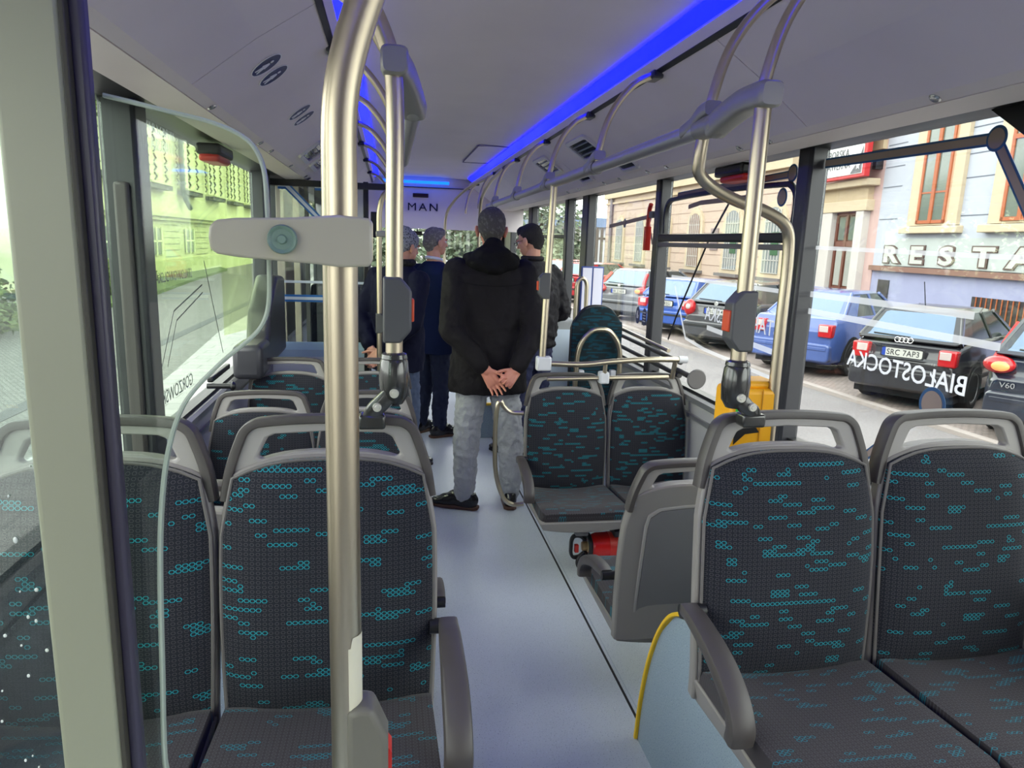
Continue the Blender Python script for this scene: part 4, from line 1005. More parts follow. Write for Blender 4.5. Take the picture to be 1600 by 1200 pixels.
def hand(wrist, pdir, back, side, curl=.5, L=.185, spread=.10, fingers=None):
    """palm plus five fingers. pdir: direction of the fingers, back: normal out of the back of the hand,
    side: +1/-1 which side (pdir x back) the thumb leaves from"""
    p = Vector(wrist); d = Vector(pdir).normalized(); b = Vector(back); b = (b-d*b.dot(d)).normalized(); a = d.cross(b)*side
    parts = []
    pl = L*.50
    for k in range(4):
        off = (.030-.020*k)
        parts.append(capsule(p+a*off*.6, .015, p+d*pl+a*off, .0135, 10, 3))
    parts.append(capsule(p+a*.012+d*.015, .016, p+d*pl*.5+a*.026, .014, 10, 3))
    fl = [.072, .080, .074, .058]
    for k in range(4):
        off = .030-.020*k; s = p+d*pl+a*off; dd = (d+a*spread*(1.2-.8*k)).normalized()
        ang = 0; cur = s; cl_ = curl*(.85+.12*k) if fingers is None else fingers[k]
        for j, fr in enumerate((.45, .30, .25)):
            ang += cl_*(.75 if j == 0 else .9)
            v = (dd*math.cos(ang)-b*math.sin(ang)); nx = cur+v*fl[k]*fr
            parts.append(capsule(cur, .0088-.0010*j, nx, .0082-.0011*j, 9, 3)); cur = nx
    s = p+d*.022+a*.028; cur = s; v = (d*.72+a*.62-b*.22).normalized()
    for j, ln in enumerate((.036, .030, .024)):
        nx = cur+v*ln; parts.append(capsule(cur, .0115-.0012*j, nx, .0105-.0012*j, 9, 3)); cur = nx
        v = (v+d*.28-b*.22*curl).normalized()
    return parts
def head_parts(c, rot, s=1.0):
    """head centred on c; rot = rotation of the head (local +y is the face direction)"""
    P = []
    def E(o, r, rr=None):
        P.append(ellip(Vector(c)+rot @ (Vector(o)*s), [x*s for x in r], rot=(rot.to_3x3() if rr is None else rot.to_3x3() @ rr)))
    E((0, -.012, .030), (.074, .092, .083)); E((0, .028, -.030), (.058, .062, .070)); E((0, .050, -.075), (.036, .034, .028))
    E((0, -.02, -.03), (.062, .066, .06)); E((.030, .055, -.012), (.028, .022, .024)); E((-.030, .055, -.012), (.028, .022, .024))
    E((0, .082, .020), (.052, .016, .013)); E((0, .092, -.012), (.011, .016, .026)); E((0, .104, -.024), (.015, .013, .012))
    E((0, .082, -.054), (.024, .012, .009)); E((0, .078, -.064), (.020, .011, .008))
    for sx_ in (-1, 1):
        E((sx_*.078, -.002, -.012), (.011, .019, .031)); E((sx_*.087, -.010, .000), (.007, .015, .022)); E((sx_*.074, .0, -.030), (.006, .009, .012))
    return P
def person(label, loc, rz, skin, head_c, head_rot, J, cloth, hs=1.0, group=None):
    root = empty('person', loc, rz, label=label, cat='person')
    fo = root
    neck = Vector(J['neck'])
    B = head_parts(head_c, head_rot, hs)
    B.append(capsule(neck-Vector((0, 0, .05)), .055, Vector(head_c)+head_rot @ Vector((0, -.025, -.05)), .050, 16))
    B.append(loft([(0, 0, J['hipz']-.06, .13, .09), (0, 0, J['hipz']+.15, .13, .085), (neck.x*.6, neck.y*.6, neck.z-.25, .15, .09), (neck.x, neck.y, neck.z-.06, .10, .06), (neck.x, neck.y, neck.z, .05, .05)]))
    for k in 'LR':
        sh, el, wr_ = [Vector(J[q+k]) for q in ('sh', 'el', 'wr')]
        B += [capsule(sh, .046, el, .036), capsule(el, .037, wr_, .026)]
        hp, kn, an = [Vector(J[q+k]) for q in ('hp', 'kn', 'an')]
        B += [capsule(hp, .07, kn, .045), capsule(kn, .045, an, .034), capsule(an, .034, an+Vector(J['toe'+k])*.12+Vector((0, 0, -.035)), .025)]
        h = J['hand'+k]
        B += [capsule(wr_, .026, wr_+Vector(h[0]).normalized()*.02, .024)]
        B += hand(wr_+Vector(h[0]).normalized()*.012, *h)
    body = mk('body', join(*B), skin, root); remesh(body, .0042, 2)
    # eyes and mouth
    for sx_ in (-1, 1):
        c = Vector(head_c)+head_rot @ (Vector((sx_*.029, .074, .004))*hs)
        mk('eye', ellip(c, (.0125*hs,)*3), mat('eye_white', (226, 222, 216), .2), root)
        c2 = Vector(head_c)+head_rot @ (Vector((sx_*.029, .0835, .004))*hs)
        mk('iris', ellip(c2, (.0052*hs,)*3), mat('eye_dark', (46, 34, 28), .2), root.children[-1] if False else root)
        mk('eyebrow', tube([Vector(head_c)+head_rot @ (Vector(q)*hs) for q in ((sx_*.014, .096, .024), (sx_*.030, .094, .030), (sx_*.046, .084, .026))], .0035, 6), cloth['hairm'], root)
    mk('mouth', tube([Vector(head_c)+head_rot @ (Vector(q)*hs) for q in ((-.022, .084, -.059), (0, .0935, -.058), (.022, .084, -.059))], .0032, 6), mat('lips', (160, 88, 80), .5), root)
    # hair
    if cloth.get('hair') == 'short':
        hp_ = []
        for o_, r_ in (((0, -.020, .042), (.079, .090, .083)), ((0, -.048, -.004), (.070, .066, .066)), ((0, .035, .078), (.058, .050, .042)), ((.061, -.022, .016), (.016, .030, .040)), ((-.061, -.022, .016), (.016, .030, .040)), ((0, -.052, -.045), (.052, .042, .040))):
            hp_.append(ellip(Vector(head_c)+head_rot @ (Vector(o_)*hs), [x*hs for x in r_], rot=head_rot.to_3x3()))
        h_ = mk('hair', join(*hp_), cloth['hairm'], root); remesh(h_, .006, 2, (.006, .012))
    # trousers
    T = [loft([(0, 0, J['hipz']-.10, .165, .115), (0, 0, J['hipz'], .172, .125), (0, 0, J['hipz']+.12, .158, .11)])]
    rr = cloth.get('legr', (.090, .074, .066, .068))
    for k in 'LR':
        hp, kn, an = [Vector(J[q+k]) for q in ('hp', 'kn', 'an')]
        cf = (kn*.38+an*.62)+Vector((0, -.010, 0))
        T += [capsule(hp, rr[0], kn, rr[1]), capsule(kn, rr[1], cf, rr[2]), capsule(cf, rr[2], an+Vector((0, 0.0, .018)), rr[3]*.93)]
    t_ = mk('trousers', join(*T), cloth['trousers'], root); remesh(t_, .009, 2, (.024, .036))
    # shoes
    for k in 'LR':
        an = Vector(J['an'+k]); d = Vector(J['toe'+k]).normalized(); x_ = d.cross(Vector((0, 0, 1)))
        Rm = Matrix((x_, d, (0, 0, 1))).transposed().to_4x4(); A = Vector((an.x, an.y, 0))
        Ms = Matrix.Translation(A) @ Rm
        S_ = [ellip((0, .045, .070), (.040, .065, .042)), ellip((0, .09, .052), (.042, .07, .034)), ellip((0, -.035, .055), (.042, .055, .050)), ellip((0, .03, .048), (.045, .08, .040)), ellip((0, .105, .038), (.048, .085, .030)), ellip((0, .165, .032), (.040, .045, .024)), loft([(0, -.01, .018, .042, .072), (0, -.01, .05, .041, .066), (0, -.02, .10, .040, .05)])]
        sh_ = mk('shoe', xf(join(*S_), Ms), cloth['shoe'], root); remesh(sh_, .007, 2)
        so = [(.040*math.sin(a)*(1 if True else 1), -.085+.0) for a in (0,)]
        ol = [(.038, -.07), (.042, 0), (.050, .08), (.048, .14), (.030, .195), (0, .212), (-.030, .195), (-.046, .14), (-.048, .08), (-.042, 0), (-.038, -.07), (-.02, -.09), (.02, -.09)]
        mk('sole', prism(ol, Ms, 0.002, .020), cloth['sole'], sh_, bevel=.003)
    # jacket: torso loft + sleeves, one surface
    Jk = [loft(cloth['torso'])]
    ra = cloth.get('armr', (.078, .066, .056))
    for k in 'LR':
        sh, el, wr_ = [Vector(J[q+k]) for q in ('sh', 'el', 'wr')]
        mid = el.lerp(wr_, .9)
        Jk += [capsule(sh, ra[0], el, ra[1]), capsule(el, ra[1], mid, ra[2])]
    for e in cloth.get('extra', []): Jk.append(e)
    jk = mk('jacket', join(*Jk), cloth['jacket'], root); remesh(jk, .009, 4, cloth.get('fold', (.022, .07)))
    if cloth.get('hood'):
        hd = mk('hood', join(*cloth['hood']), cloth['hoodm'], jk); remesh(hd, .009, 5, (.012, .05))
    for (nm, VF, m_, kw) in cloth.get('parts', []): mk(nm, VF, m_, jk if nm != 'glasses' else root, **kw)
    return root
Rz = lambda a: Matrix.Rotation(math.radians(a), 4, 'Z')
Rx = lambda a: Matrix.Rotation(math.radians(a), 4, 'X')
HAIR_G = mat('hair_grey_brown', (74, 70, 66), .8, speck=[(60, .55, (98, 95, 90))], bump=(300, .6))
HAIR_S = mat('hair_silver', (116, 112, 108), .8, speck=[(60, .55, (142, 138, 132))], bump=(300, .6))
HAIR_B = mat('hair_black', (30, 27, 26), .7, bump=(300, .6))
JK_BLACK = mat('jacket_black', (21, 18, 22), .8, spec=.2, bump=(14, .35))
JK_HOOD = mat('hood_black', (15, 14, 17), .85, spec=.15, bump=(18, .3))
JK_NAVY = mat('suit_navy', (22, 33, 66), .9, spec=.2)
JK_DKBL = mat('jacket_dark_blue', (20, 22, 44), .85, spec=.2, bump=(16, .3))
JK_PUFF = mat('jacket_puffer', (26, 23, 27), .7, spec=.3, bump=(12, .5))
JEANS_G = mat('jeans_grey', (168, 169, 175), .85, bump=(30, .6))
JEANS_B = mat('jeans_blue', (44, 48, 82), .85, bump=(20, .4))
TR_NAVY = mat('trousers_navy', (28, 36, 64), .8)
JEANS_L = mat('jeans_mid_blue', (84, 96, 124), .85, bump=(20, .4))
SHOE_B = mat('shoe_black', (30, 27, 27), .25, coat=.4)
SOLE_BR = mat('sole_brown', (92, 62, 46), .6)
SOLE_BK = mat('sole_black', (22, 20, 20), .7)

# --- man in the black hooded jacket, hands clasped behind him, seen from behind
J = dict(neck=(0, -.0, 1.52), hipz=.83,
         shL=(-.185, -.005, 1.405), elL=(-.232, -.115, 1.10), wrL=(-.050, -.205, .895),
         shR=(.185, -.005, 1.405), elR=(.240, -.115, 1.10), wrR=(.135, -.205, .890),
         handL=((.62, -.10, -.78), (-.1, 1, 0), 1, .75), handR=((-.72, -.28, -.64), (-.1, -1, 0), 1, .85),
         hpL=(-.085, 0, .78), knL=(-.118, -.0, .43), anL=(-.122, -.0, .085), toeL=(-.92, .40, 0),
         hpR=(.090, 0, .78), knR=(.148, .01, .43), anR=(.158, .02, .085), toeR=(.10, 1, 0))
J['handL'] = ((.52, -.12, -.80), (.15, 1.0, .1), 1, .35); J['handR'] = ((-.62, -.40, -.62), (.1, 1, -.1), -1, .95)
tors = [(0, -.0, .728, .230, .165), (0, 0, .77, .232, .168), (0, 0, .95, .216, .150), (0, 0, 1.15, .208, .140), (0, 0, 1.30, .218, .135), (0, -.005, 1.40, .205, .122), (0, -.01, 1.465, .145, .10), (0, -.01, 1.50, .085, .08)]
hood = [ellip((0, -.065, 1.465), (.155, .100, .062)), ellip((0, -.07, 1.505), (.115, .088, .060)), ellip((0, -.085, 1.550), (.062, .045, .058)), ellip((.065, -.01, 1.485), (.10, .10, .045)), ellip((-.065, -.01, 1.485), (.10, .10, .045)), ellip((0, -.105, 1.445), (.075, .07, .05))]
person('tall person in a black hooded jacket and grey jeans, hands clasped behind the back', (.567, 4.0, 0), 0, SKIN_D, (0, .015, 1.645), Rz(-4) @ Rx(-4), J,
       dict(hair='short', hairm=HAIR_G, trousers=JEANS_G, shoe=SHOE_B, sole=SOLE_BR, torso=tors, jacket=JK_BLACK, hood=hood, hoodm=JK_HOOD, armr=(.086, .070, .052), legr=(.094, .078, .068, .068),
            parts=[('back_seam', tube([(-.19, -.118, 1.36), (-.10, -.140, 1.345), (0, -.146, 1.34), (.10, -.140, 1.345), (.19, -.118, 1.36)], .002, 5), JK_HOOD, {})]))
# --- man in the navy suit, turned to the right
J = dict(neck=(0, .01, 1.44), hipz=.80,
         shL=(-.180, 0, 1.325), elL=(-.215, .00, 1.055), wrL=(-.19, .11, .82), shR=(.180, 0, 1.325), elR=(.225, -.02, 1.05), wrR=(.215, .08, .80),
         handL=((0, .25, -1), (-1, 0, 0), -1, .35), handR=((0.05, .3, -1), (1, 0, 0), 1, .35),
         hpL=(-.085, 0, .74), knL=(-.10, .02, .42), anL=(-.11, -.02, .085), toeL=(-.15, 1, 0), hpR=(.085, 0, .74), knR=(.09, .02, .42), anR=(.10, .0, .085), toeR=(.25, 1, 0))
tors = [(0, 0, .69, .185, .135), (0, 0, .80, .185, .135), (0, 0, 1.02, .168, .115), (0, 0, 1.20, .192, .122), (0, 0, 1.32, .190, .108), (0, .0, 1.385, .12, .08), (0, 0, 1.415, .07, .06)]
collar = tube([( .062*math.cos(a*PI/10), .005+.062*math.sin(a*PI/10), 1.432+.012*math.sin(a*PI/10+PI)) for a in range(20)], .012, 8, closed=True)
person('silver-haired person in a navy suit standing with arms down, turned to the right', (.345, 5.66, 0), math.radians(-52), SKIN, (0, .02, 1.560), Rz(-12), J,
       dict(hair='short', hairm=HAIR_S, trousers=TR_NAVY, shoe=SHOE_B, sole=SOLE_BR, torso=tors, jacket=JK_NAVY, armr=(.068, .058, .046), legr=(.088, .070, .062, .062), fold=(.010, .07),
            parts=[('shirt_collar', collar, mat('shirt_pale', (208, 210, 224), .7), {})]), hs=.95)
# --- person with the grey beanie
J = dict(neck=(.03, .0, 1.41), hipz=.80,
         shL=(-.175, 0, 1.315), elL=(-.225, -.12, 1.06), wrL=(-.05, -.215, .875), shR=(.185, 0, 1.305), elR=(.235, -.12, 1.04), wrR=(.06, -.215, .865),
         handL=((.5, -.15, -.8), (-.1, 1, 0), 1, .5), handR=((-.5, -.4, -.7), (.1, 1, 0), -1, .7),
         hpL=(-.085, 0, .74), knL=(-.11, .02, .42), anL=(-.12, .0, .085), toeL=(-.2, 1, 0), hpR=(.085, 0, .74), knR=(.10, .02, .42), anR=(.11, .0, .085), toeR=(.2, 1, 0))
tors = [(0, 0, .70, .190, .145), (0, 0, .82, .200, .150), (0, 0, 1.02, .192, .142), (0, 0, 1.20, .200, .140), (0, 0, 1.31, .190, .118), (.01, .0, 1.375, .13, .09), (.02, 0, 1.41, .085, .075)]
hc = Vector((.045, .03, 1.525)); hr = Rz(-10) @ Rx(-8)
col2 = tube([(.03+.078*math.cos(a*PI/10), .0+.075*math.sin(a*PI/10), 1.425) for a in range(20)], .024, 10, closed=True)
p3 = person('person in a dark blue jacket and grey knitted beanie, hands behind the back', (.055, 4.83, 0), math.radians(-42), SKIN, tuple(hc), hr, J,
       dict(hairm=HAIR_B, trousers=JEANS_L, shoe=SHOE_B, sole=SOLE_BK, torso=tors, jacket=JK_DKBL, armr=(.076, .066, .052), legr=(.086, .070, .062, .062), fold=(.018, .07),
            parts=[('fur_collar', col2, mat('collar_black', (16, 15, 17), .9, bump=(60, .8)), {})]), hs=.95)
BE = mat('beanie_grey_knit', (150, 152, 158), .9, speck=[(90, .56, (70, 72, 80))], bump=(120, .7))
bn = mk('beanie', join(*[ellip(hc+hr @ Vector(o_), r_, rot=hr.to_3x3()) for o_, r_ in (((0, -.010, .045), (.084, .098, .078)), ((0, -.040, .022), (.080, .080, .075)), ((0, -.03, .075), (.066, .074, .062)), ((0, -.055, -.012), (.066, .05, .045)))]), BE, p3)
remesh(bn, .007, 3, (.006, .02))
# --- man in the black puffer jacket, glasses, looking down to the left
J = dict(neck=(.0, .03, 1.45), hipz=.82,
         shL=(-.19, .02, 1.335), elL=(-.24, .02, 1.06), wrL=(-.12, .22, .97), shR=(.19, .02, 1.335), elR=(.26, -.03, 1.08), wrR=(.13, .20, .96),
         handL=((.6, .6, -.1), (0, .2, 1), 1, .5), handR=((-.6, .6, -.1), (0, .2, 1), -1, .5),
         hpL=(-.09, 0, .76), knL=(-.12, .02, .43), anL=(-.16, .0, .085), toeL=(-.3, 1, 0), hpR=(.09, 0, .76), knR=(.10, .02, .43), anR=(.11, .0, .085), toeR=(.3, 1, 0))
tors = [(0, 0, .815, .185, .145), (0, 0, .84, .195, .15), (0, 0, .87, .185, .142), (0, 0, .90, .20, .155), (0, 0, 1.05, .208, .152), (0, 0, 1.20, .215, .150), (0, .01, 1.33, .205, .128), (0, .02, 1.40, .14, .10), (0, .025, 1.455, .075, .075)]
hc = Vector((-.01, .055, 1.595)); hr = Rz(18) @ Rx(-16)
gls = []
for sx_ in (-1, 1): gls.append(tube([hc+hr @ Vector((sx_*.031+.021*math.cos(a*PI/9), .105, .002+.016*math.sin(a*PI/9))) for a in range(18)], .0018, 6, closed=True)); gls.append(tube([hc+hr @ Vector(q) for q in ((sx_*.052, .104, .004), (sx_*.078, .06, .006), (sx_*.080, -.005, .004))], .0018, 6))
gls.append(tube([hc+hr @ Vector(q) for q in ((-.01, .107, .004), (.01, .107, .004))], .0018, 6))
person('dark-haired person with glasses in a black quilted jacket and blue jeans, head bent', (1.06, 5.16, 0), math.radians(32), SKIN, tuple(hc), hr, J,
       dict(hair='short', hairm=HAIR_B, trousers=JEANS_B, shoe=SHOE_B, sole=SOLE_BK, torso=tors, jacket=JK_PUFF, armr=(.092, .082, .064), legr=(.096, .080, .070, .070), fold=(.030, .045),
            parts=[('glasses', join(*gls), BLACKP, {}), ('stand_up_collar', tube([(.072*math.cos(a*PI/10), .03+.07*math.sin(a*PI/10), 1.47) for a in range(20)], .018, 8, closed=True), JK_PUFF, {})]))
# ================================================================== OUTSIDE
GZ = -.45
def nodemat(name, fn, rough=.85):
    M = bpy.data.materials.new(name); M.use_nodes = True; t = M.node_tree; b = t.nodes['Principled BSDF']; b.inputs['Roughness'].default_value = rough
    fn(t, b); MATS[name] = M; return M
def f_asph(t, b):
    tcn = t.nodes.new('ShaderNodeTexCoord'); n = t.nodes.new('ShaderNodeTexNoise'); n.inputs['Scale'].default_value = 38; n.inputs['Detail'].default_value = 6
    n2 = t.nodes.new('ShaderNodeTexNoise'); n2.inputs['Scale'].default_value = .8
    t.links.new(tcn.outputs['Object'], n.inputs['Vector']); t.links.new(tcn.outputs['Object'], n2.inputs['Vector'])
    r = t.nodes.new('ShaderNodeValToRGB'); r.color_ramp.elements[0].color = (*lin((128, 122, 124)), 1); r.color_ramp.elements[1].color = (*lin((166, 160, 160)), 1)
    r.color_ramp.elements[0].position = .3; r.color_ramp.elements[1].position = .7
    t.links.new(N(t, 'ADD', N(t, 'MULTIPLY', n.outputs['Fac'], .6), N(t, 'MULTIPLY', n2.outputs['Fac'], .4)), r.inputs[0]); t.links.new(r.outputs[0], b.inputs['Base Color'])
ASPH = nodemat('road_asphalt', f_asph)
def f_brick(c1, c2, mo, sc, bw=.5, bh=.25, ms=.03):
    def f(t, b):
        tcn = t.nodes.new('ShaderNodeTexCoord'); br = t.nodes.new('ShaderNodeTexBrick'); br.inputs['Scale'].default_value = sc
        br.inputs['Color1'].default_value = (*lin(c1), 1); br.inputs['Color2'].default_value = (*lin(c2), 1); br.inputs['Mortar'].default_value = (*lin(mo), 1)
        br.inputs['Mortar Size'].default_value = ms; br.inputs['Brick Width'].default_value = bw; br.inputs['Row Height'].default_value = bh
        t.links.new(tcn.outputs['Object'], br.inputs['Vector']); t.links.new(br.outputs['Color'], b.inputs['Base Color'])
        bp = t.nodes.new('ShaderNodeBump'); bp.inputs['Strength'].default_value = .4; bp.inputs['Distance'].default_value = .01
        t.links.new(N(t, 'SUBTRACT', 1.0, br.outputs['Fac']), bp.inputs['Height']); t.links.new(bp.outputs[0], b.inputs['Normal'])
    return f
PAVE = nodemat('paving_red_grey', f_brick((196, 178, 170), (172, 158, 152), (132, 122, 116), 5, .5, .25))
SETTS = nodemat('cobble_setts', f_brick((168, 166, 160), (140, 139, 134), (104, 103, 100), 6, .42, .3, .05))
SLABS = nodemat('pale_slabs', f_brick((206, 202, 200), (192, 189, 188), (150, 148, 146), 1.6, .8, .45, .012))
g0 = struct(mk('ground', box(-60, 60, -20, 110, GZ-.3, GZ), ASPH, smooth=False)); g0.name = 'floor.001'
# right kerb line converges slightly towards the bus further on
def strip(name, pts, z0, z1, m_, label=None, cat=None):
    o = mk(name, prism(pts, Matrix.Identity(4), z0, z1), m_, smooth=False)
    if label: finish(o, label, cat)
    else: struct(o)
    return o
strip('trim_30', [(6.78, 3.0), (6.92, 3.0), (6.10, 15.2), (5.2, 40), (5.06, 40), (5.96, 15.2)], GZ+.0, GZ+.05, mat('kerb_stone', (196, 184, 178), .8))
strip('floor.002', [(6.92, 3.0), (14.2, 3.0), (14.2, 60), (4.4, 60), (5.2, 40), (6.10, 15.2)], GZ+.0, GZ+.02, PAVE)
strip('floor.003', [(11.6, 0.0), (14.2, 0.0), (14.2, 60), (11.6, 60)], GZ+.02, GZ+.12, mat('sidewalk_grey', (150, 144, 140), .8))
# left: pale slabs by the bus, setts, darker line, grass
strip('floor.004', [(-3.3, -5), (-1.0, -5), (-1.0, 60), (-3.9, 60), (-3.35, 14.7), (-2.95, 9.9)], GZ+.0, GZ+.08, SLABS)
strip('floor.005', [(-9.0, -5), (-3.3, -5), (-2.95, 9.9), (-3.35, 14.7), (-3.9, 60), (-9.0, 60)], GZ+.0, GZ+.03, SETTS)
strip('trim_31', [(-4.15, -5), (-3.95, -5), (-3.95, 60), (-4.15, 60)], GZ+.03, GZ+.036, mat('sett_dark', (96, 98, 100), .8))
GRASS = mat('grass_green', (96, 124, 60), .95, speck=[(18, .5, (132, 152, 70)), (26, .58, (70, 92, 44))], bump=(30, 1.0))
strip('grass_verge', [(-9.3, 12), (-7.2, 14), (-7.0, 22), (-7.8, 30), (-8.5, 40), (-9.3, 42)], GZ+.0, GZ+.14, GRASS)['kind'] = 'structure'

# ------------------------------------------------------------------ cars
TYRE = mat('tyre', (30, 30, 31), .8); RIM = mat('wheel_rim', (150, 150, 152), .4, .5)
CGL = mat('car_glass', (120, 146, 176), .06, spec=.9); CGLD = mat('car_glass_dark', (44, 52, 58), .08, spec=.8)
TAIL = mat('tail_light_red', (214, 28, 36), .2, coat=.5); TAILW = mat('tail_light_clear', (232, 214, 210), .2)
PLATE = mat('plate_white', (226, 226, 218), .4); PLT = mat('plate_black', (30, 30, 34), .5); EUB = mat('plate_blue', (30, 60, 150), .4)
UNDER = mat('car_underside', (16, 16, 17), .8)
def car(label, rear, head_deg, paint, L=3.9, Wd=1.62, Hh=1.42, style='hatch', plate=None, tail='block', dark_bumper=True, badge=None, glass_m=None, belt_k=.71):
    """local: origin on the ground under the rear bumper centre, +y towards the nose"""
    root = empty('parked_car', (rear[0], rear[1], GZ+.02), math.radians(-head_deg), label=label, cat='car')
    h = Wd/2; belt = Hh*belt_k; gl_ = glass_m or CGL
    # lower body: sections along y (y, bottom z, top z, half width)
    if style == 'sedan': top = [(0.0, .78*belt, .93), (.10, belt*.98, .97), (.55, belt*1.02, 1.0), (1.0, belt, 1.0)]
    else: top = [(0.0, .70*belt, .93), (.07, belt*.92, .975), (.16, belt*1.0, .99), (.6, belt, 1.0)]
    sec = [(0.0, .34, top[0][1], h*.90), (.05, .26, top[0][1]+.04, h*.945), (top[1][0]+.02, .22, top[1][1], h*.975), (.45, .20, belt, h), (1.3, .19, belt, h), (2.4, .19, belt*.99, h), (L-1.0, .20, belt*.97, h*.99), (L-.45, .22, belt*.88, h*.95), (L-.12, .25, belt*.76, h*.88), (L, .32, belt*.60, h*.78)]
    V, F = [], []; n = 12
    for (y, zb_, zt, ww) in sec:
        zm = zb_+(zt-zb_)*.55
        ring = [(-ww*.86, zb_), (-ww*.97, zb_+.06), (-ww, zm-.06), (-ww*.995, zm+.05), (-ww*.965, zt-.05), (-ww*.90, zt), (ww*.90, zt), (ww*.965, zt-.05), (ww*.995, zm+.05), (ww, zm-.06), (ww*.97, zb_+.06), (ww*.86, zb_)]
        V += [(a, y, z) for a, z in ring]
    for i in range(len(sec)-1):
        for k in range(n):
            k2 = (k+1) % n; F.append((i*n+k, i*n+k2, (i+1)*n+k2, (i+1)*n+k))
    F.append(tuple(range(n))[::-1]); F.append(tuple((len(sec)-1)*n+k for k in range(n)))
    body = mk('car_body', (V, F), paint, root, bevel=.02, seg=2, angle=40)
    # glasshouse
    hb, hr_ = h*.90, h*.70
    if style == 'sedan': ys = (.42, .98, 2.15, 2.85)
    elif style == 'wagon': ys = (.10, .42, 2.05, 2.75)
    else: ys = (.13, .52, 1.95, 2.70)
    def trap(inset, z0, z1, dy):
        return [(-hb+inset, ys[0]+dy, z0), (hb-inset, ys[0]+dy, z0), (hb-inset, ys[3]-dy, z0), (-hb+inset, ys[3]-dy, z0), (-hr_+inset, ys[1]+dy, z1), (hr_-inset, ys[1]+dy, z1), (hr_-inset, ys[2]-dy, z1), (-hr_+inset, ys[2]-dy, z1)]
    Fq = [(0, 1, 5, 4), (1, 2, 6, 5), (2, 3, 7, 6), (3, 0, 4, 7), (4, 5, 6, 7), (3, 2, 1, 0)]
    mk('cabin_glass', (trap(.0, belt-.02, Hh-.04, 0), Fq), CGLD, root, smooth=False)
    # rear window lying just outside the glass body
    e = Vector((0, ys[1]-ys[0], Hh-.04-(belt-.02))).normalized(); nrm = Vector((1, 0, 0)).cross(e)*-1
    if nrm.y > 0: nrm = -nrm
    a0 = Vector((0, ys[0], belt-.02)); ln = (Vector((0, ys[1], Hh-.04))-a0).length
    Mr = Matrix(((1, e.x, -nrm.x, 0), (0, e.y, -nrm.y, a0.y), (0, e.z, -nrm.z, a0.z), (0, 0, 0, 1)))
    rwp = [(-hb+.09, .05*ln), (hb-.09, .05*ln), (hb-.115, .14*ln), (hr_-.05, .88*ln), (hr_-.10, .93*ln), (-hr_+.10, .93*ln), (-hr_+.05, .88*ln), (-hb+.115, .14*ln)]
    mk('rear_window', prism(rwp, Mr, -.014, .006), gl_, root, bevel=.004)
    mk('rear_window_rim', ring_plate(resample([(-hb, -.02), (hb, -.02), (hr_+.01, ln+.01), (-hr_-.01, ln+.01)], 40), resample(rwp, 40), Mr, -.012, .012), paint, root)
    mk('rear_wiper', tube([Mr @ Vector((.02, .06*ln, -.02)), Mr @ Vector((-hb*.72, .10*ln, -.022))], .009, 6), BLACKP, root)
    # roof and pillars
    RF = [(-hr_-.02, ys[1]-.04, Hh-.05), (hr_+.02, ys[1]-.04, Hh-.05), (hr_+.02, ys[2]+.03, Hh-.05), (-hr_-.02, ys[2]+.03, Hh-.05), (-hr_*.8, ys[1]+.10, Hh), (hr_*.8, ys[1]+.10, Hh), (hr_*.8, ys[2]-.15, Hh), (-hr_*.8, ys[2]-.15, Hh)]
    mk('roof', (RF, Fq), paint, root, bevel=.03, seg=3)
    for sx_ in (-1, 1):
        mk('pillar', tube([(sx_*(hb+.002), ys[0]+.02, belt-.03), (sx_*(hr_+.004), ys[1]+.02, Hh-.04)], 1, 8, flat=(.045, .02), up=(sx_, 0, .2)), paint, root)
        mk('pillar', tube([(sx_*(hb+.004), (ys[0]+ys[3])/2+.1, belt-.03), (sx_*(hr_+.006), (ys[1]+ys[2])/2+.1, Hh-.04)], 1, 8, flat=(.035, .012), up=(sx_, 0, .2)), paint if style != 'hatch' else BLACKP, root)
        mk('pillar', tube([(sx_*(hb+.002), ys[3]-.0, belt-.03), (sx_*(hr_+.004), ys[2]-.0, Hh-.04)], 1, 8, flat=(.03, .02), up=(sx_, 0, .2)), paint, root)
        # rear quarter body panel beside the glass
        q = [(ys[0]+.02, belt-.02), (ys[0]+.52, belt-.02), (ys[1]+.34, Hh-.06), (ys[1]-.0, Hh-.06)]
        mk('quarter_panel', ([(sx_*(hb+.006), q[0][0], q[0][1]), (sx_*(hb+.006), q[1][0], q[1][1]), (sx_*(hr_+.010), q[2][0], q[2][1]), (sx_*(hr_+.010), q[3][0], q[3][1]),
                              (sx_*(hb-.03), q[0][0], q[0][1]), (sx_*(hb-.03), q[1][0], q[1][1]), (sx_*(hr_-.03), q[2][0], q[2][1]), (sx_*(hr_-.03), q[3][0], q[3][1])],
                             [(0, 1, 2, 3), (7, 6, 5, 4), (0, 4, 5, 1), (1, 5, 6, 2), (2, 6, 7, 3), (3, 7, 4, 0)]), paint, root, smooth=False) if style != 'wagon' else None
        mk('side_mirror', ellip((sx_*(h+.07), 2.35, belt+.04), (.09, .06, .06)), paint, root)
        mk('sill_trim', box(*sorted((sx_*h*.985, sx_*(h+.012))), .9, L-1.0, .42, .47), BLACKP, root, bevel=.004)
        mk('door_handle', box(*sorted((sx_*h*.985, sx_*(h+.02))), 1.35, 1.50, belt-.14, belt-.115), paint, root, bevel=.005)
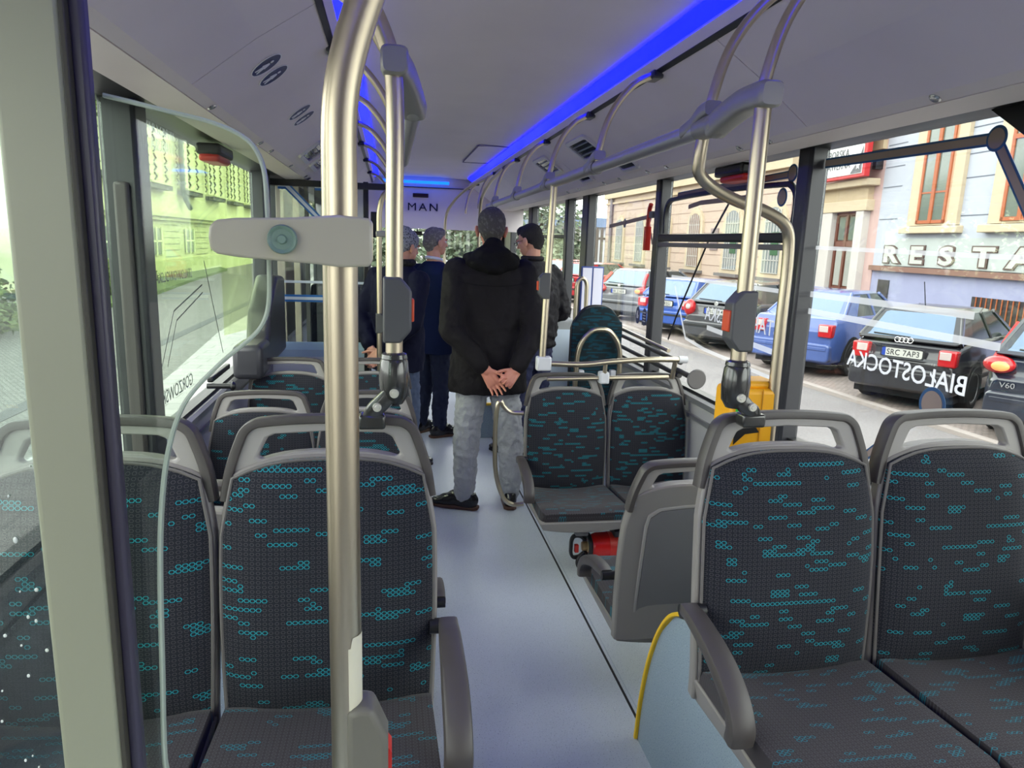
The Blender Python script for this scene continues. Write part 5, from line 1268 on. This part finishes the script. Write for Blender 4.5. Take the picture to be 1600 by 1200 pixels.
        # wheel arches and wheels
        for yw in (.72, L-.78):
            Mw = Matrix(((0, 0, sx_, 0), (0, 1, 0, yw), (1, 0, 0, .30), (0, 0, 0, 1)))
            arch = [(.36*math.sin(a), .36*math.cos(a)) for a in [math.radians(-115+230*k/18) for k in range(19)]]
            mk('wheel_arch', prism([(q_[1], q_[0]) for q_ in arch], Mw, h*.80, h+.003), UNDER, root, smooth=False)
            wl = mk('wheel', lathe([(.20, h-.19), (.285, h-.18), (.305, h-.16), (.305, h-.01), (.29, h+.012), (.215, h+.018), (.205, h), (.205, h-.03), (.001, h-.03)], 30, Mw), TYRE, root)
            mk('rim', join(lathe([(.205, h-.035), (.205, h+.008), (.19, h+.008), (.185, h-.02), (.08, h-.01), (.001, h-.008)], 26, Mw), *[xf(box(.10, .16, -.018, .018, h-.032, h-.002), Mw @ Matrix.Rotation(k*PI/4, 4, 'Z')) for k in range(8)]), RIM, wl)
    mk('underbody', box(-h*.9, h*.9, .15, L-.2, .14, .30), UNDER, root)
    # rear end
    yb_ = -.0
    mk('rear_bumper', prism(rrect(Wd*.93, .30, .07, cy_=.42), Matrix(((1, 0, 0, 0), (0, 0, -1, -.02), (0, 1, 0, 0), (0, 0, 0, 1))), -.16, .055), paint, root, bevel=.03, seg=3)
    mk('bumper_strip', box(-h*.86, h*.86, -.086, -.07, .46, .51), paint if not dark_bumper else BLACKP, root, bevel=.006)
    if dark_bumper: mk('lower_valance', box(-h*.80, h*.80, -.06, .1, .24, .33), UNDER, root, bevel=.01)
    zt = belt*.88
    for sx_ in (-1, 1):
        if tail == 'block':
            a, b_ = sorted((sx_*h*.62, sx_*h*.93))
            tl = mk('tail_light', box(a, b_, -.035, .16, zt-.19, zt+.02), TAIL, root, bevel=.02)
            a2, b2_ = sorted((sx_*h*.645, sx_*h*.84)); mk('clear_lens', box(a2, b2_, -.040, -.02, zt-.10, zt+.0), TAILW, tl, bevel=.006)
        elif tail == 'oval':
            tl = mk('tail_light', ellip((sx_*h*.84, .06, zt-.04), (.13, .12, .17)), TAIL, root)
            mk('clear_lens', ellip((sx_*h*.82, -.03, zt-.02), (.06, .05, .06)), TAILW, tl)
        else:
            tl = mk('tail_light', join(ellip((sx_*h*.84, .06, zt-.03), (.16, .10, .10)), tube([(sx_*h*.90, .10, zt), (sx_*(h*.82), .24, belt+.12), (sx_*(h*.76), .40, Hh-.12)], 1, 8, flat=(.05, .035), up=(0, -1, 0))), TAIL, root)
            mk('clear_lens', ellip((sx_*h*.80, -.035, zt-.04), (.09, .03, .055)), mat('tail_orange', (255, 150, 90), .3, emit=(255, 140, 80), es=.8), tl)
    Mp = Matrix(((1, 0, 0, 0), (0, 0, -1, -.034), (0, 1, 0, 0), (0, 0, 0, 1)))
    zp = zt-.07
    pl_ = mk('number_plate', prism(rrect(.50, .112, .008, cy_=zp), Mp, -.02, .004), PLATE, root)
    mk('plate_frame', ring_plate(resample(rrect(.53, .14, .012, cy_=zp), 40), resample(rrect(.50, .112, .008, cy_=zp), 40), Mp, -.02, .008), PLT, pl_)
    mk('plate_band', prism(rrect(.045, .11, .004, cx_=-.226, cy_=zp), Mp, 0, .0055), EUB, pl_)
    if plate: text_obj('plate_characters', plate, .105, Matrix(((.86, 0, 0, -.19), (0, 0, -1, -.038), (0, 1, 0, zp-.037), (0, 0, 0, 1))), PLT, pl_, ext=.001, spacing=1.08, bold=.001)
    CH = mat('chrome_badge', (206, 206, 206), .2, .8)
    if badge == 'rings':
        for k in range(4):
            mk('ring_badge', tube([(-.078+k*.052+.034*math.cos(a*PI/9), -.03, zt+.10+.034*math.sin(a*PI/9)) for a in range(18)], .006, 6, closed=True), CH, root)
        text_obj('badge_text', 'A3', .05, Matrix(((1, 0, 0, -.42), (0, 0, -1, -.03), (0, 1, 0, zt-.13), (0, 0, 0, 1))), CH, root)
        text_obj('badge_text', '1.6', .045, Matrix(((1, 0, 0, .36), (0, 0, -1, -.03), (0, 1, 0, zt-.19), (0, 0, 0, 1))), CH, root)
        mk('roof_antenna', tube([(0, ys[1]+.12, Hh-.01), (-.02, ys[1]-.02, Hh+.36)], .006, 6), BLACKP, root)
    elif badge: text_obj('badge_text', badge, .085, Matrix(((1.1, 0, 0, -h*.78), (0, 0, -1, -.03), (0, 1, 0, zt-.27), (0, 0, 0, 1))), CH, root)
    else: mk('round_badge', lathe([(.001, 0), (.045, 0), (.045, .01), (.001, .012)], 18, frame_M((0, -.02, zt+.09), (1, 0, 0), (0, 0, 1))), CH, root)
    return root
C_BLK = mat('paint_black', (34, 34, 38), .18, coat=.8); C_BLU = mat('paint_light_blue', (86, 112, 184), .25, coat=.7); C_BLU2 = mat('paint_royal_blue', (40, 92, 190), .22, coat=.7)
C_DG = mat('paint_dark_grey', (58, 58, 62), .2, coat=.8); C_SLV = mat('paint_grey_silver', (120, 122, 128), .25, coat=.7); C_RED = mat('paint_red', (196, 32, 44), .25, coat=.7); C_NVY = mat('paint_navy_black', (28, 34, 48), .15, coat=.9)
# ------------------------------------------------------------------ right-hand street fronts
def wallbox(nm, par, m_, x0, x1, y0, y1, z0, z1, **k): return mk(nm, box(x0, x1, y0, y1, z0, z1), m_, par, smooth=False, **k)
# building local frame: +y along the street, -x towards the street
def building(label, loc, rz): return empty('building', loc, math.radians(-rz), label=label, cat='building')
BLUEW = mat('plaster_pale_blue', (206, 211, 224), .8); PINK = mat('plaster_pink', (222, 188, 184), .8); CREAM = mat('stucco_cream', (226, 208, 178), .8)
LILAC = mat('plaster_lilac', (176, 180, 216), .8); BEIGE = mat('plaster_peach', (222, 198, 180), .8); GROOVE = mat('groove_line', (120, 126, 140), .9)  # grooves drawn as thin blue-grey strips on the wall
ORW = mat('window_orange_wood', (196, 106, 60), .55); PGL = mat('pane_grey_green', (120, 132, 124), .12, spec=.7); BRW = mat('door_brown_wood', (122, 76, 58), .55)
LEDGE = mat('ledge_brown', (150, 112, 98), .7)
bb = building('pale blue restaurant building with orange framed windows and lilac base', (13.5, 14, GZ), 5)
wallbox('wall', bb, BLUEW, 0, 3, -14, 4.8, 1.7, 9)
wallbox('base_wall', bb, LILAC, .02, 3, -14, 4.8, 0, 1.72)
for z in (3.02, 3.9, 4.45, 5.05, 5.75, 6.4):
    for a, b_ in ((3.9, 4.75), (.35, 1.55), (-3.2, -1.6)):
        wallbox('wall_groove', bb, GROOVE, -.006, .01, a, b_, z, z+.025)
for yc in (2.38, -.55, -3.7):
    fr = wallbox('window', bb, CREAM, -.10, .05, yc-.95, yc+.95, 2.82, 5.75)
    wallbox('window_recess', bb, mat('reveal_peach', (222, 180, 146), .8), -.104, -.095, yc-.60, yc+.60, 2.86, 5.45)
    wf_ = mk('window_sash', join(box(-.14, -.105, yc-.54, yc-.46, 2.87, 5.4), box(-.14, -.105, yc+.46, yc+.54, 2.87, 5.4), box(-.15, -.105, yc-.06, yc+.06, 2.87, 5.4), box(-.14, -.105, yc-.54, yc+.54, 2.87, 2.95), box(-.14, -.105, yc-.54, yc+.54, 5.32, 5.4), box(-.145, -.105, yc-.54, yc+.54, 4.60, 4.70), box(-.13, -.105, yc-.54, yc+.54, 3.62, 3.66)), ORW, fr, smooth=False)
    wallbox('pane', fr, PGL, -.115, -.10, yc-.5, yc+.5, 2.9, 5.35)
    wallbox('window_sill', bb, CREAM, -.22, .05, yc-1.1, yc+1.1, 2.62, 2.80, bevel=.02)
wallbox('base_ledge', bb, LEDGE, -.12, .02, -14, 4.8, 1.60, 1.74)
wallbox('sign_board', bb, mat('sign_board_pale', (206, 214, 212), .7), -.06, .01, -14, 4.25, 1.76, 2.5)
wallbox('basement_window', bb, mat('window_dark', (52, 50, 54), .3), -.02, .05, 3.9, 4.4, .75, 1.35)
gw = wallbox('basement_window', bb, MATS['window_dark'], -.02, .05, -1.6, .6, .55, 1.15)
mk('window_grille', join(*[box(-.05, -.03, -1.5+.16*k, -1.48+.16*k, .55, 1.15) for k in range(13)]), ORW, gw, smooth=False)
# lettering reads along the wall, right to left in y
sg = empty('restaurant_lettering', (0, 0, 0), label='big outlined letters RESTAURACJA on the pale sign board', cat='lettering')
Bm = Matrix.Translation((13.5, 14, GZ)) @ Matrix.Rotation(math.radians(-5), 4, 'Z')
RS = mat('letter_outline_brown', (84, 66, 62), .6); RSF = mat('letter_face_pale', (214, 218, 210), .6)
yy = 4.2
for ch in 'RESTAURACJA':
    Ml = Bm @ frame_M((-.075, yy, 1.86), (0, -1, 0), (0, 0, 1))
    SXM = Matrix.Diagonal((1.8, 1, 1, 1))
    o = text_obj('letter', ch, .60, Ml @ SXM, RS, sg, ext=.02, bold=.052)
    text_obj('letter_face', ch, .60, Bm @ frame_M((-.098, yy, 1.86), (0, -1, 0), (0, 0, 1)) @ SXM, RSF, o, ext=.004, bold=.022)
    yy -= 1.17 if ch != 'T' else 1.1
# portal part in pink with the brown door and pub sign
pb = building('pink entrance bay with cream portal and tall brown door beside the blue building', (13.5, 14, GZ), 5)
wallbox('wall', pb, PINK, .0, 3, 4.8, 8.6, 0, 9)
dr = wallbox('door', pb, BRW, -.02, .05, 5.7, 6.95, .1, 3.3)
mk('door_rails', join(box(-.07, -.02, 5.7, 5.80, .1, 3.3), box(-.07, -.02, 6.85, 6.95, .1, 3.3), box(-.08, -.02, 6.27, 6.38, .1, 3.3), box(-.07, -.02, 5.7, 6.95, 2.25, 2.42), box(-.07, -.02, 5.7, 6.95, 3.2, 3.3), box(-.06, -.02, 5.7, 6.95, .9, 1.0)), mat('door_dark_wood', (96, 56, 44), .5), dr, smooth=False)
wallbox('door_pane', dr, PGL, -.04, -.02, 5.85, 6.22, 2.45, 3.15); wallbox('door_pane', dr, PGL, -.04, -.02, 6.42, 6.8, 2.45, 3.15)
wallbox('door_pane', dr, mat('pane_pale', (190, 192, 186), .2), -.04, -.02, 5.85, 6.22, 1.05, 2.2); wallbox('door_pane', dr, MATS['pane_pale'], -.04, -.02, 6.42, 6.8, 1.05, 2.2)
for a, b_ in ((5.25, 5.65), (7.0, 7.6)): wallbox('pilaster', pb, mat('stucco_white', (224, 218, 214), .8), -.22, .02, a, b_, 0.75, 3.3, bevel=.02)
for a, b_ in ((5.2, 5.7), (6.95, 7.7)): wallbox('pilaster_base', pb, LILAC, -.26, .02, a, b_, 0, .95)
wallbox('portal_lintel', pb, CREAM, -.25, .02, 5.1, 7.9, 3.3, 3.62, bevel=.02); wallbox('portal_frieze', pb, mat('stucco_sand', (216, 194, 160), .8), -.18, .02, 5.2, 7.8, 3.62, 4.0)
wallbox('portal_cornice', pb, CREAM, -.42, .02, 4.95, 8.1, 4.0, 4.2, bevel=.03); wallbox('string_course', pb, MATS['stucco_sand'], -.12, .02, 4.85, 8.6, 5.0, 5.25)
wallbox('string_course', pb, CREAM, -.2, .02, 4.7, 8.6, 5.45, 5.6)
ps = empty('pub_sign', (0, 0, 0), label='white pub sign with red frame hanging above the brown door', cat='sign')
ps.matrix_world = Bm @ Matrix.Translation((0, -.45, -.08))
mk('sign_frame', box(-.62, -.46, 5.22, 8.1, 4.30, 6.2), mat('sign_red', (214, 40, 44), .5), ps, bevel=.02)
mk('sign_face', box(-.64, -.61, 5.36, 7.98, 4.40, 6.1), mat('sign_white', (240, 242, 242), .5), ps)
cn = [( 2.1*math.cos(a*PI/24), 1.35*math.sin(a*PI/24)) for a in range(48)]
INK = mat('sign_ink', (84, 84, 88), .6)
text_obj('sign_text', 'Pub', .62, frame_M((-.645, 7.55, 5.35), (0, -1, 0), (0, 0, 1)), INK, ps, ext=.004, bold=.02)
text_obj('sign_text', 'RACIBORSKA', .33, frame_M((-.645, 7.95, 4.93), (0, -1, 0), (0, 0, 1)) @ Matrix.Diagonal((.93, 1, 1, 1)), INK, ps, ext=.004)
text_obj('sign_text', 'TAWERNA', .30, frame_M((-.645, 7.45, 4.60), (0, -1, 0), (0, 0, 1)), INK, ps, ext=.004)
mk('sign_corner', prism([(5.38, 4.42), (5.95, 4.42), (5.6, 4.75), (5.38, 5.15)], Matrix(((0, 0, 1, -.645), (1, 0, 0, 0), (0, 1, 0, 0), (0, 0, 0, 1))), -.003, .003), INK, ps)
st_ = [((.13 if k % 2 == 0 else .052)*math.sin(k*PI/5)+5.56, (.13 if k % 2 == 0 else .052)*math.cos(k*PI/5)+4.62) for k in range(10)]
mk('sign_star', prism(st_, Matrix(((0, 0, 1, -.652), (1, 0, 0, 0), (0, 1, 0, 0), (0, 0, 0, 1))), -.003, .003), MATS['sign_white'], ps)
lb = mk('wall_lamp', box(-.22, .0, 4.92, 5.1, 4.45, 4.85), PILLAR_D, smooth=False); lb.matrix_world = Bm; finish(lb, 'small black box lamp on the pink wall beside the pub sign', 'lamp')
# long peach building with arched openings
be = building('long peach building with arched windows and cream cornices behind the parked cars', (13.5, 0, GZ), 0)
wallbox('wall', be, BEIGE, .0, 4, 22.75, 43.9, 0, 7.2)
for z in (.9, 1.35, 1.8, 2.25, 2.7, 3.15, 3.6, 4.05): wallbox('wall_groove', be, mat('groove_warm', (176, 150, 136), .9), -.008, .01, 22.75, 43.9, z, z+.03)
for k, (z0, z1, dx) in enumerate(((4.5, 4.62, .10), (4.85, 5.15, .22), (5.3, 5.4, .30), (5.55, 5.75, .42), (5.9, 6.3, .5))): wallbox('cornice', be, CREAM if k % 2 else MATS['stucco_sand'], -dx, .02, 22.6, 43.9, z0, z1)
def arch_pts(y, w_, z0, zs, n=10): return [(y-w_/2, z0), (y+w_/2, z0)]+[(y+w_/2*math.cos(a*PI/n), zs+w_/2*math.sin(a*PI/n)) for a in range(n+1)]
MY = lambda x: Matrix(((0, 0, 1, x), (1, 0, 0, 0), (0, 1, 0, 0), (0, 0, 0, 1)))
for k, (y, kind) in enumerate(((40.9, 'w'), (37.4, 'w'), (33.9, 'w'), (30.3, 'd'), (26.7, 'g'), (23.6, 'g'))):
    fr = mk('arched_window', prism(arch_pts(y, 1.65, 1.1, 3.0), MY(0), -.10, .02), CREAM, be, smooth=False)
    mk('arched_pane', prism(arch_pts(y, 1.15, 1.25, 3.0), MY(0), -.12, -.09), mat('pane_dark_brown', (120, 96, 84), .4) if kind == 'd' else mat('pane_bright', (150, 158, 160), .2), fr, smooth=False)
    mk('window_bars', join(*[box(-.14, -.12, y-.5+.2*q, y-.47+.2*q, 1.25, 3.5) for q in range(6)], *[box(-.14, -.12, y-.57, y+.57, 1.25+.45*q, 1.28+.45*q) for q in range(5)]), mat('bars_white', (222, 220, 214), .6), fr, smooth=False)
    wallbox('window_sill', be, mat('sill_grey', (134, 128, 128), .7), -.28, .02, y-.95, y+.95, .98, 1.10)
    if kind == 'g': wallbox('green_blind', be, mat('blind_green', (34, 78, 44), .6), -.15, -.13, y-.5, y-.02, 1.9, 2.7)
for (y, m__) in ((25.2, 'notice'), (28.4, 'poster')): wallbox('wall_notice', be, mat('notice_grey', (150, 132, 134), .6), -.04, .0, y-.35, y+.35, 2.0, 2.9)
pp_ = mk('drain_pipe', tube([(13.38, 42.6, GZ), (13.38, 42.6, 6.0)], .10, 12), mat('pipe_grey', (150, 140, 144), .5)); finish(pp_, 'grey vertical drain pipe at the left end of the peach building', 'pipe')
text_obj('frieze_lettering', 'KSIĘGARNIA  RESTAURACJA', .42, frame_M((12.95, 27.5+14, GZ+6.55), (0, -1, 0), (0, 0, 1)), WHITE, None, ext=.01)['label'] = 'x'
for o in list(COL.objects):
    if o.get('label') == 'x': bpy.data.objects.remove(o)
# parked cars (rear centre, heading in degrees clockwise from the bus axis)
HD = 57
car('black hatchback with plate SRC 7AP3 and four-ring badge, parked nose away', (6.71, 8.22), HD, C_BLK, L=3.8, Wd=1.38, Hh=1.32, plate='SRC 7AP3', tail='block', badge='rings', dark_bumper=False)
car('dark estate car at the right edge of the view with a glowing orange-red tail light', (7.06, 6.14), HD, C_NVY, L=4.2, Wd=1.62, Hh=1.42, style='wagon', tail='tall', badge='V60', plate='SRC 8T21', dark_bumper=False)
car('light blue sedan parked between the black pillar and the black hatchback', (6.62, 10.75), HD, C_BLU, L=3.9, Wd=1.48, Hh=1.38, style='sedan', plate='SR 9157F', tail='block', dark_bumper=False)
car('dark grey hatchback with red oval lights behind the yellow validator pole', (6.45, 13.2), HD, C_DG, L=3.7, Wd=1.56, Hh=1.38, tail='oval', plate='SRC 3K41')
car('bright royal blue hatchback behind the middle window, white plate', (6.35, 15.7), HD, C_BLU2, L=3.9, Wd=1.6, Hh=1.30, plate='SRC 40JU', tail='block', dark_bumper=True)
car('grey hatchback with tall red tail lights next to the royal blue one', (6.2, 18.6), HD, C_SLV, L=3.9, Wd=1.6, Hh=1.40, tail='tall', plate='SR 2260A')
car('red car far down the street behind the bus pillars', (6.2, 24.2), HD, C_RED, L=3.9, Wd=1.6, Hh=1.40, tail='block', plate='SR 5518C')
car('second red car farther down the street', (6.3, 28.0), HD, mat('paint_dark_red', (150, 30, 40), .25, coat=.6), L=3.9, Wd=1.6, Hh=1.40, tail='block', plate='SR 7702E')

# ------------------------------------------------------------------ left street
YG_ = mat('plaster_yellow_green', (196, 200, 160), .85); YG2 = mat('stone_yellow_green', (190, 198, 150), .85); MOULD = mat('moulding_grey', (128, 134, 112), .8); LDK = mat('ledge_dark', (96, 102, 92), .7)  # zig-zag stones and wall grooves share one darker grey-green
lb_ = building('pale yellow-green building with rusticated pilasters across the cobbled street on the left', (-9.4, 0, GZ), 0)
lb_.location = (-9.4, 0, GZ)
wallbox('wall', lb_, YG_, -4, 0, 24, 60, 0, 8.2)
wallbox('plinth', lb_, YG2, 0, .10, 24, 60, 0, .8)
wallbox('string_course', lb_, YG2, 0, .35, 24, 60, 2.60, 2.78); wallbox('string_course', lb_, YG_, 0, .2, 24, 60, 2.45, 2.6)
for k in range(7):
    y = 26.2+5.0*k
    w1 = mk('window_bay', join(box(0, .12, y-1.0, y+1.3, 3.95, 7.8)), mat('bay_pale_lime', (206, 211, 172), .8), lb_, smooth=False)
    wallbox('ledge', lb_, LDK, 0, .40, y-1.3, y+1.6, 3.66, 3.84); wallbox('ledge_top', lb_, YG_, 0, .46, y-1.3, y+1.6, 3.84, 3.93)
    # zig-zag rustication stones on both sides of the bay
    for dy in (-1.6, -.6, .3, 1.7):
        for q in range(10):
            mk('zigzag_stone', prism([(y+dy-.16, 4.0+.36*q), (y+dy+.18, 4.16+.36*q), (y+dy-.16, 4.32+.36*q), (y+dy-.16, 4.26+.36*q), (y+dy+.10, 4.16+.36*q), (y+dy-.16, 4.06+.36*q)], MY(.12), 0, .06), MOULD, lb_, smooth=False)
    wn_ = wallbox('window', lb_, mat('pane_dim', (104, 116, 108), .2), 0, .05, y-.6, y+.8, 1.05, 2.1)
    mk('window_cross', join(box(.05, .09, y-.65, y-.55, 1, 2.15), box(.05, .09, y+.75, y+.85, 1, 2.15), box(.05, .09, y+.05, y+.15, 1, 2.15), box(.05, .09, y-.6, y+.8, 1.55, 1.62)), mat('frame_lime', (226, 232, 196), .7), wn_, smooth=False)
    for q in range(6): wallbox('wall_groove', lb_, MOULD, 0.0, .012, y+1.4, y+3.6, .9+.27*q, .925+.27*q)
dp = mk('drain_pipe', tube(cat_rom([(-9.15, 34.9, 5.9), (-9.15, 34.9, 4.0), (-9.15, 35.0, 3.2), (-9.05, 35.6, 2.6)], 4), .11, 10), mat('pipe_green_grey', (98, 122, 104), .5)); finish(dp, 'green-grey drain pipe down the yellow-green building', 'pipe')

# ------------------------------------------------------------------ plants: leaf clouds on a trunk
def leaf_mat(name, a, b): return mat(name, a, .7, speck=[(2.2, .5, b)])
def foliage(name, blobs, n, size, m_, parent, seed=1):
    rn = random.Random(seed); V, F = [], []
    for k in range(n):
        c, r = rn.choice(blobs)
        v = Vector((rn.gauss(0, 1), rn.gauss(0, 1), rn.gauss(0, 1))).normalized()*(rn.random()**.4)
        p = Vector((c[0]+v.x*r[0], c[1]+v.y*r[1], c[2]+v.z*r[2]))
        a = Vector((rn.gauss(0, 1), rn.gauss(0, 1), rn.gauss(0, .6))).normalized()*size*rn.uniform(.6, 1.3); b_ = a.cross(Vector((rn.gauss(0, 1), rn.gauss(0, 1), rn.gauss(0, 1)))).normalized()*size*.45
        n0 = len(V); V += [p-a, p+b_, p+a, p-b_]; F.append((n0, n0+1, n0+2, n0+3))
    me = bpy.data.meshes.new(name); me.from_pydata([tuple(v) for v in V], [], F); me.materials.append(m_)
    o = bpy.data.objects.new(name, me); COL.objects.link(o); o.parent = parent; return o
def tree(label, loc, hgt, crown, m_, n=3500, size=.16, seed=1, trunk=True):
    t = empty('tree' if trunk else 'bush', loc, label=label, cat='tree' if trunk else 'bush')
    if trunk: mk('trunk', tube([(0, 0, 0), (.05, 0, hgt*.4), (0, .05, hgt*.75)], [.16, .12, .06], 10), mat('bark', (84, 72, 60), .9), t)
    else: mk('stem', tube([(0, 0, 0), (.0, .05, hgt*.6)], [.04, .02], 8), mat('bark', (84, 72, 60), .9), t)
    foliage('foliage', crown, n, size, m_, t, seed); return t
LF1 = leaf_mat('leaves_green', (88, 112, 52), (132, 150, 74)); LF2 = leaf_mat('leaves_pale', (132, 152, 124), (176, 188, 160)); LF3 = leaf_mat('leaves_dark', (58, 74, 48), (82, 96, 62))
tree('leafy green tree above the yellow-green building on the left street', (-7.9, 20.5, GZ+.1), 6.4, [((.3, 4.5, 6.6), (1.3, 3.0, .75)), ((.5, 8, 7.1), (1.2, 2.6, .7)), ((.3, 0, 6.2), (1.6, 2.6, 1.4))], LF1, 6500, .12, 2)
tree('round green bush on the grass by the left street', (-8.0, 23.2, GZ+.1), 1.0, [((0, 0, .5), (.9, 1.8, .6))], LF1, 1500, .10, 3, False)
tree('dense green bush beyond the cobbles at the far left edge', (-7.6, 13.6, GZ+.03), 1.4, [((0, 0, .6), (1.2, 1.8, .8)), ((0, -2.4, .5), (1.0, 1.4, .6))], LF1, 3600, .09, 4, False)
tree('dark tall tree at the far left edge behind the bush', (-10.5, 14.5, GZ+.02), 5, [((0, 0, 3.2), (1.9, 3.4, 2.6))], LF3, 4200, .14, 5)
for k, (x, y, s_) in enumerate(((-.6, 31, 1.0), (3.2, 35, 1.1), (7.0, 33, .9), (-2.6, 40, 1.0))):
    tree('%s pale leafy tree seen through the windscreen' % ('leftmost', 'middle', 'rightmost', 'farthest')[k], (x, y, GZ+.01), 5*s_, [((0, 0, 3.0*s_), (2.3, 2.0, 2.0)), ((.8, 0, 1.5), (1.8, 1.6, 1.2))], LF2, 3200, .17, 10+k)
lp_ = mk('street_lamp', join(tube([(0, 0, 0), (0, 0, 4.4)], .05, 10), lathe([(.05, 1.0), (.09, 1.05), (.09, 1.15), (.05, 1.2)], 14), ellip((0, 0, 4.5), (.16, .16, .2))), mat('lamp_grey', (92, 96, 98), .5))
lp_.location = (-5.9, 9.9, GZ); finish(lp_, 'grey street lamp post at the far left edge of the view', 'lamp')
# palisade fence and low depot buildings ahead on the right
fc = empty('palisade_fence', (9.2, 46, GZ), label='weathered picket fence with pointed tops ahead on the right', cat='fence')
for k in range(34): mk('picket', prism([(-.10, 0), (.10, 0), (.10, 3.0), (0, 3.25), (-.10, 3.0)], Matrix(((1, 0, 0, -5.2+.33*k), (0, 0, -1, 0), (0, 1, 0, 0), (0, 0, 0, 1))), -.02, .02), mat('picket_grey', (142, 134, 126), .8), fc, smooth=False)
mk('fence_rail', join(box(-5.4, 6.0, .02, .06, .6, .75), box(-5.4, 6.0, .02, .06, 2.4, 2.55)), MATS['picket_grey'], fc, smooth=False)
hb_ = building('low pale depot hall with a blue-grey roof far ahead on the right', (14, 62, GZ), 0)
wallbox('wall', hb_, mat('hall_wall', (206, 206, 210), .8), -10, 12, 0, 8, 0, 3.6); wallbox('roof', hb_, mat('hall_roof', (132, 152, 186), .6), -10.4, 12.4, -.4, 8.4, 3.6, 4.4)
# cover the rest of the street ahead so that the road does not simply end
tb = building('far cream house closing the street ahead on the left', (-18, 70, GZ), 0)
wallbox('wall', tb, CREAM, 0, 16, 0, 8, 0, 6); wallbox('roof', tb, mat('roof_tile', (150, 96, 80), .8), -.4, 16.4, -.4, 8.4, 6, 7.2)
for k in range(5): wallbox('window', tb, PGL, 1.5+3*k, 2.7+3*k, -.05, .05, 3, 4.8)

# outdoor colours darkened together to balance the bright sky against the interior
EXT = ['road_asphalt', 'paving_red_grey', 'cobble_setts', 'pale_slabs', 'kerb_stone', 'sidewalk_grey', 'sett_dark', 'grass_green', 'plaster_pale_blue', 'plaster_pink', 'stucco_cream', 'plaster_lilac', 'plaster_peach',
       'groove_line', 'reveal_peach', 'sign_board_pale', 'ledge_brown', 'window_orange_wood', 'stucco_white', 'stucco_sand', 'pane_pale', 'groove_warm', 'bars_white', 'sill_grey', 
       'moulding_grey', 'ledge_dark', 'sign_white', 'sign_red', 'plate_white', 'paint_light_blue', 'paint_royal_blue', 'paint_red', 'paint_grey_silver', 'leaves_green', 'leaves_pale', 'leaves_dark', 'hall_wall', 'hall_roof', 'tail_light_red', 'tail_light_clear', 'letter_face_pale', 'picket_grey', 'car_glass', 'pane_bright', 'notice_grey', 'pane_grey_green', 'pipe_grey', 'pipe_green_grey', 'door_brown_wood', 'roof_tile']
KEXT = .60
def scl(c): return tuple(x*KEXT for x in c[:3])+(1,)
for nm in EXT:
    if nm not in MATS: continue
    for n in MATS[nm].node_tree.nodes:
        if n.type == 'BSDF_PRINCIPLED' and not n.inputs['Base Color'].is_linked: n.inputs['Base Color'].default_value = scl(n.inputs['Base Color'].default_value)
        elif n.type == 'MIX':
            for k in ('A', 'B'):
                for i_ in n.inputs:
                    if i_.identifier == k+'_Color' and not i_.is_linked: i_.default_value = scl(i_.default_value)
        elif n.type == 'VALTORGB':
            for e in n.color_ramp.elements: e.color = scl(e.color)
        elif n.type == 'TEX_BRICK':
            for k in ('Color1', 'Color2', 'Mortar'): n.inputs[k].default_value = scl(n.inputs[k].default_value)
bpy.context.view_layer.update()
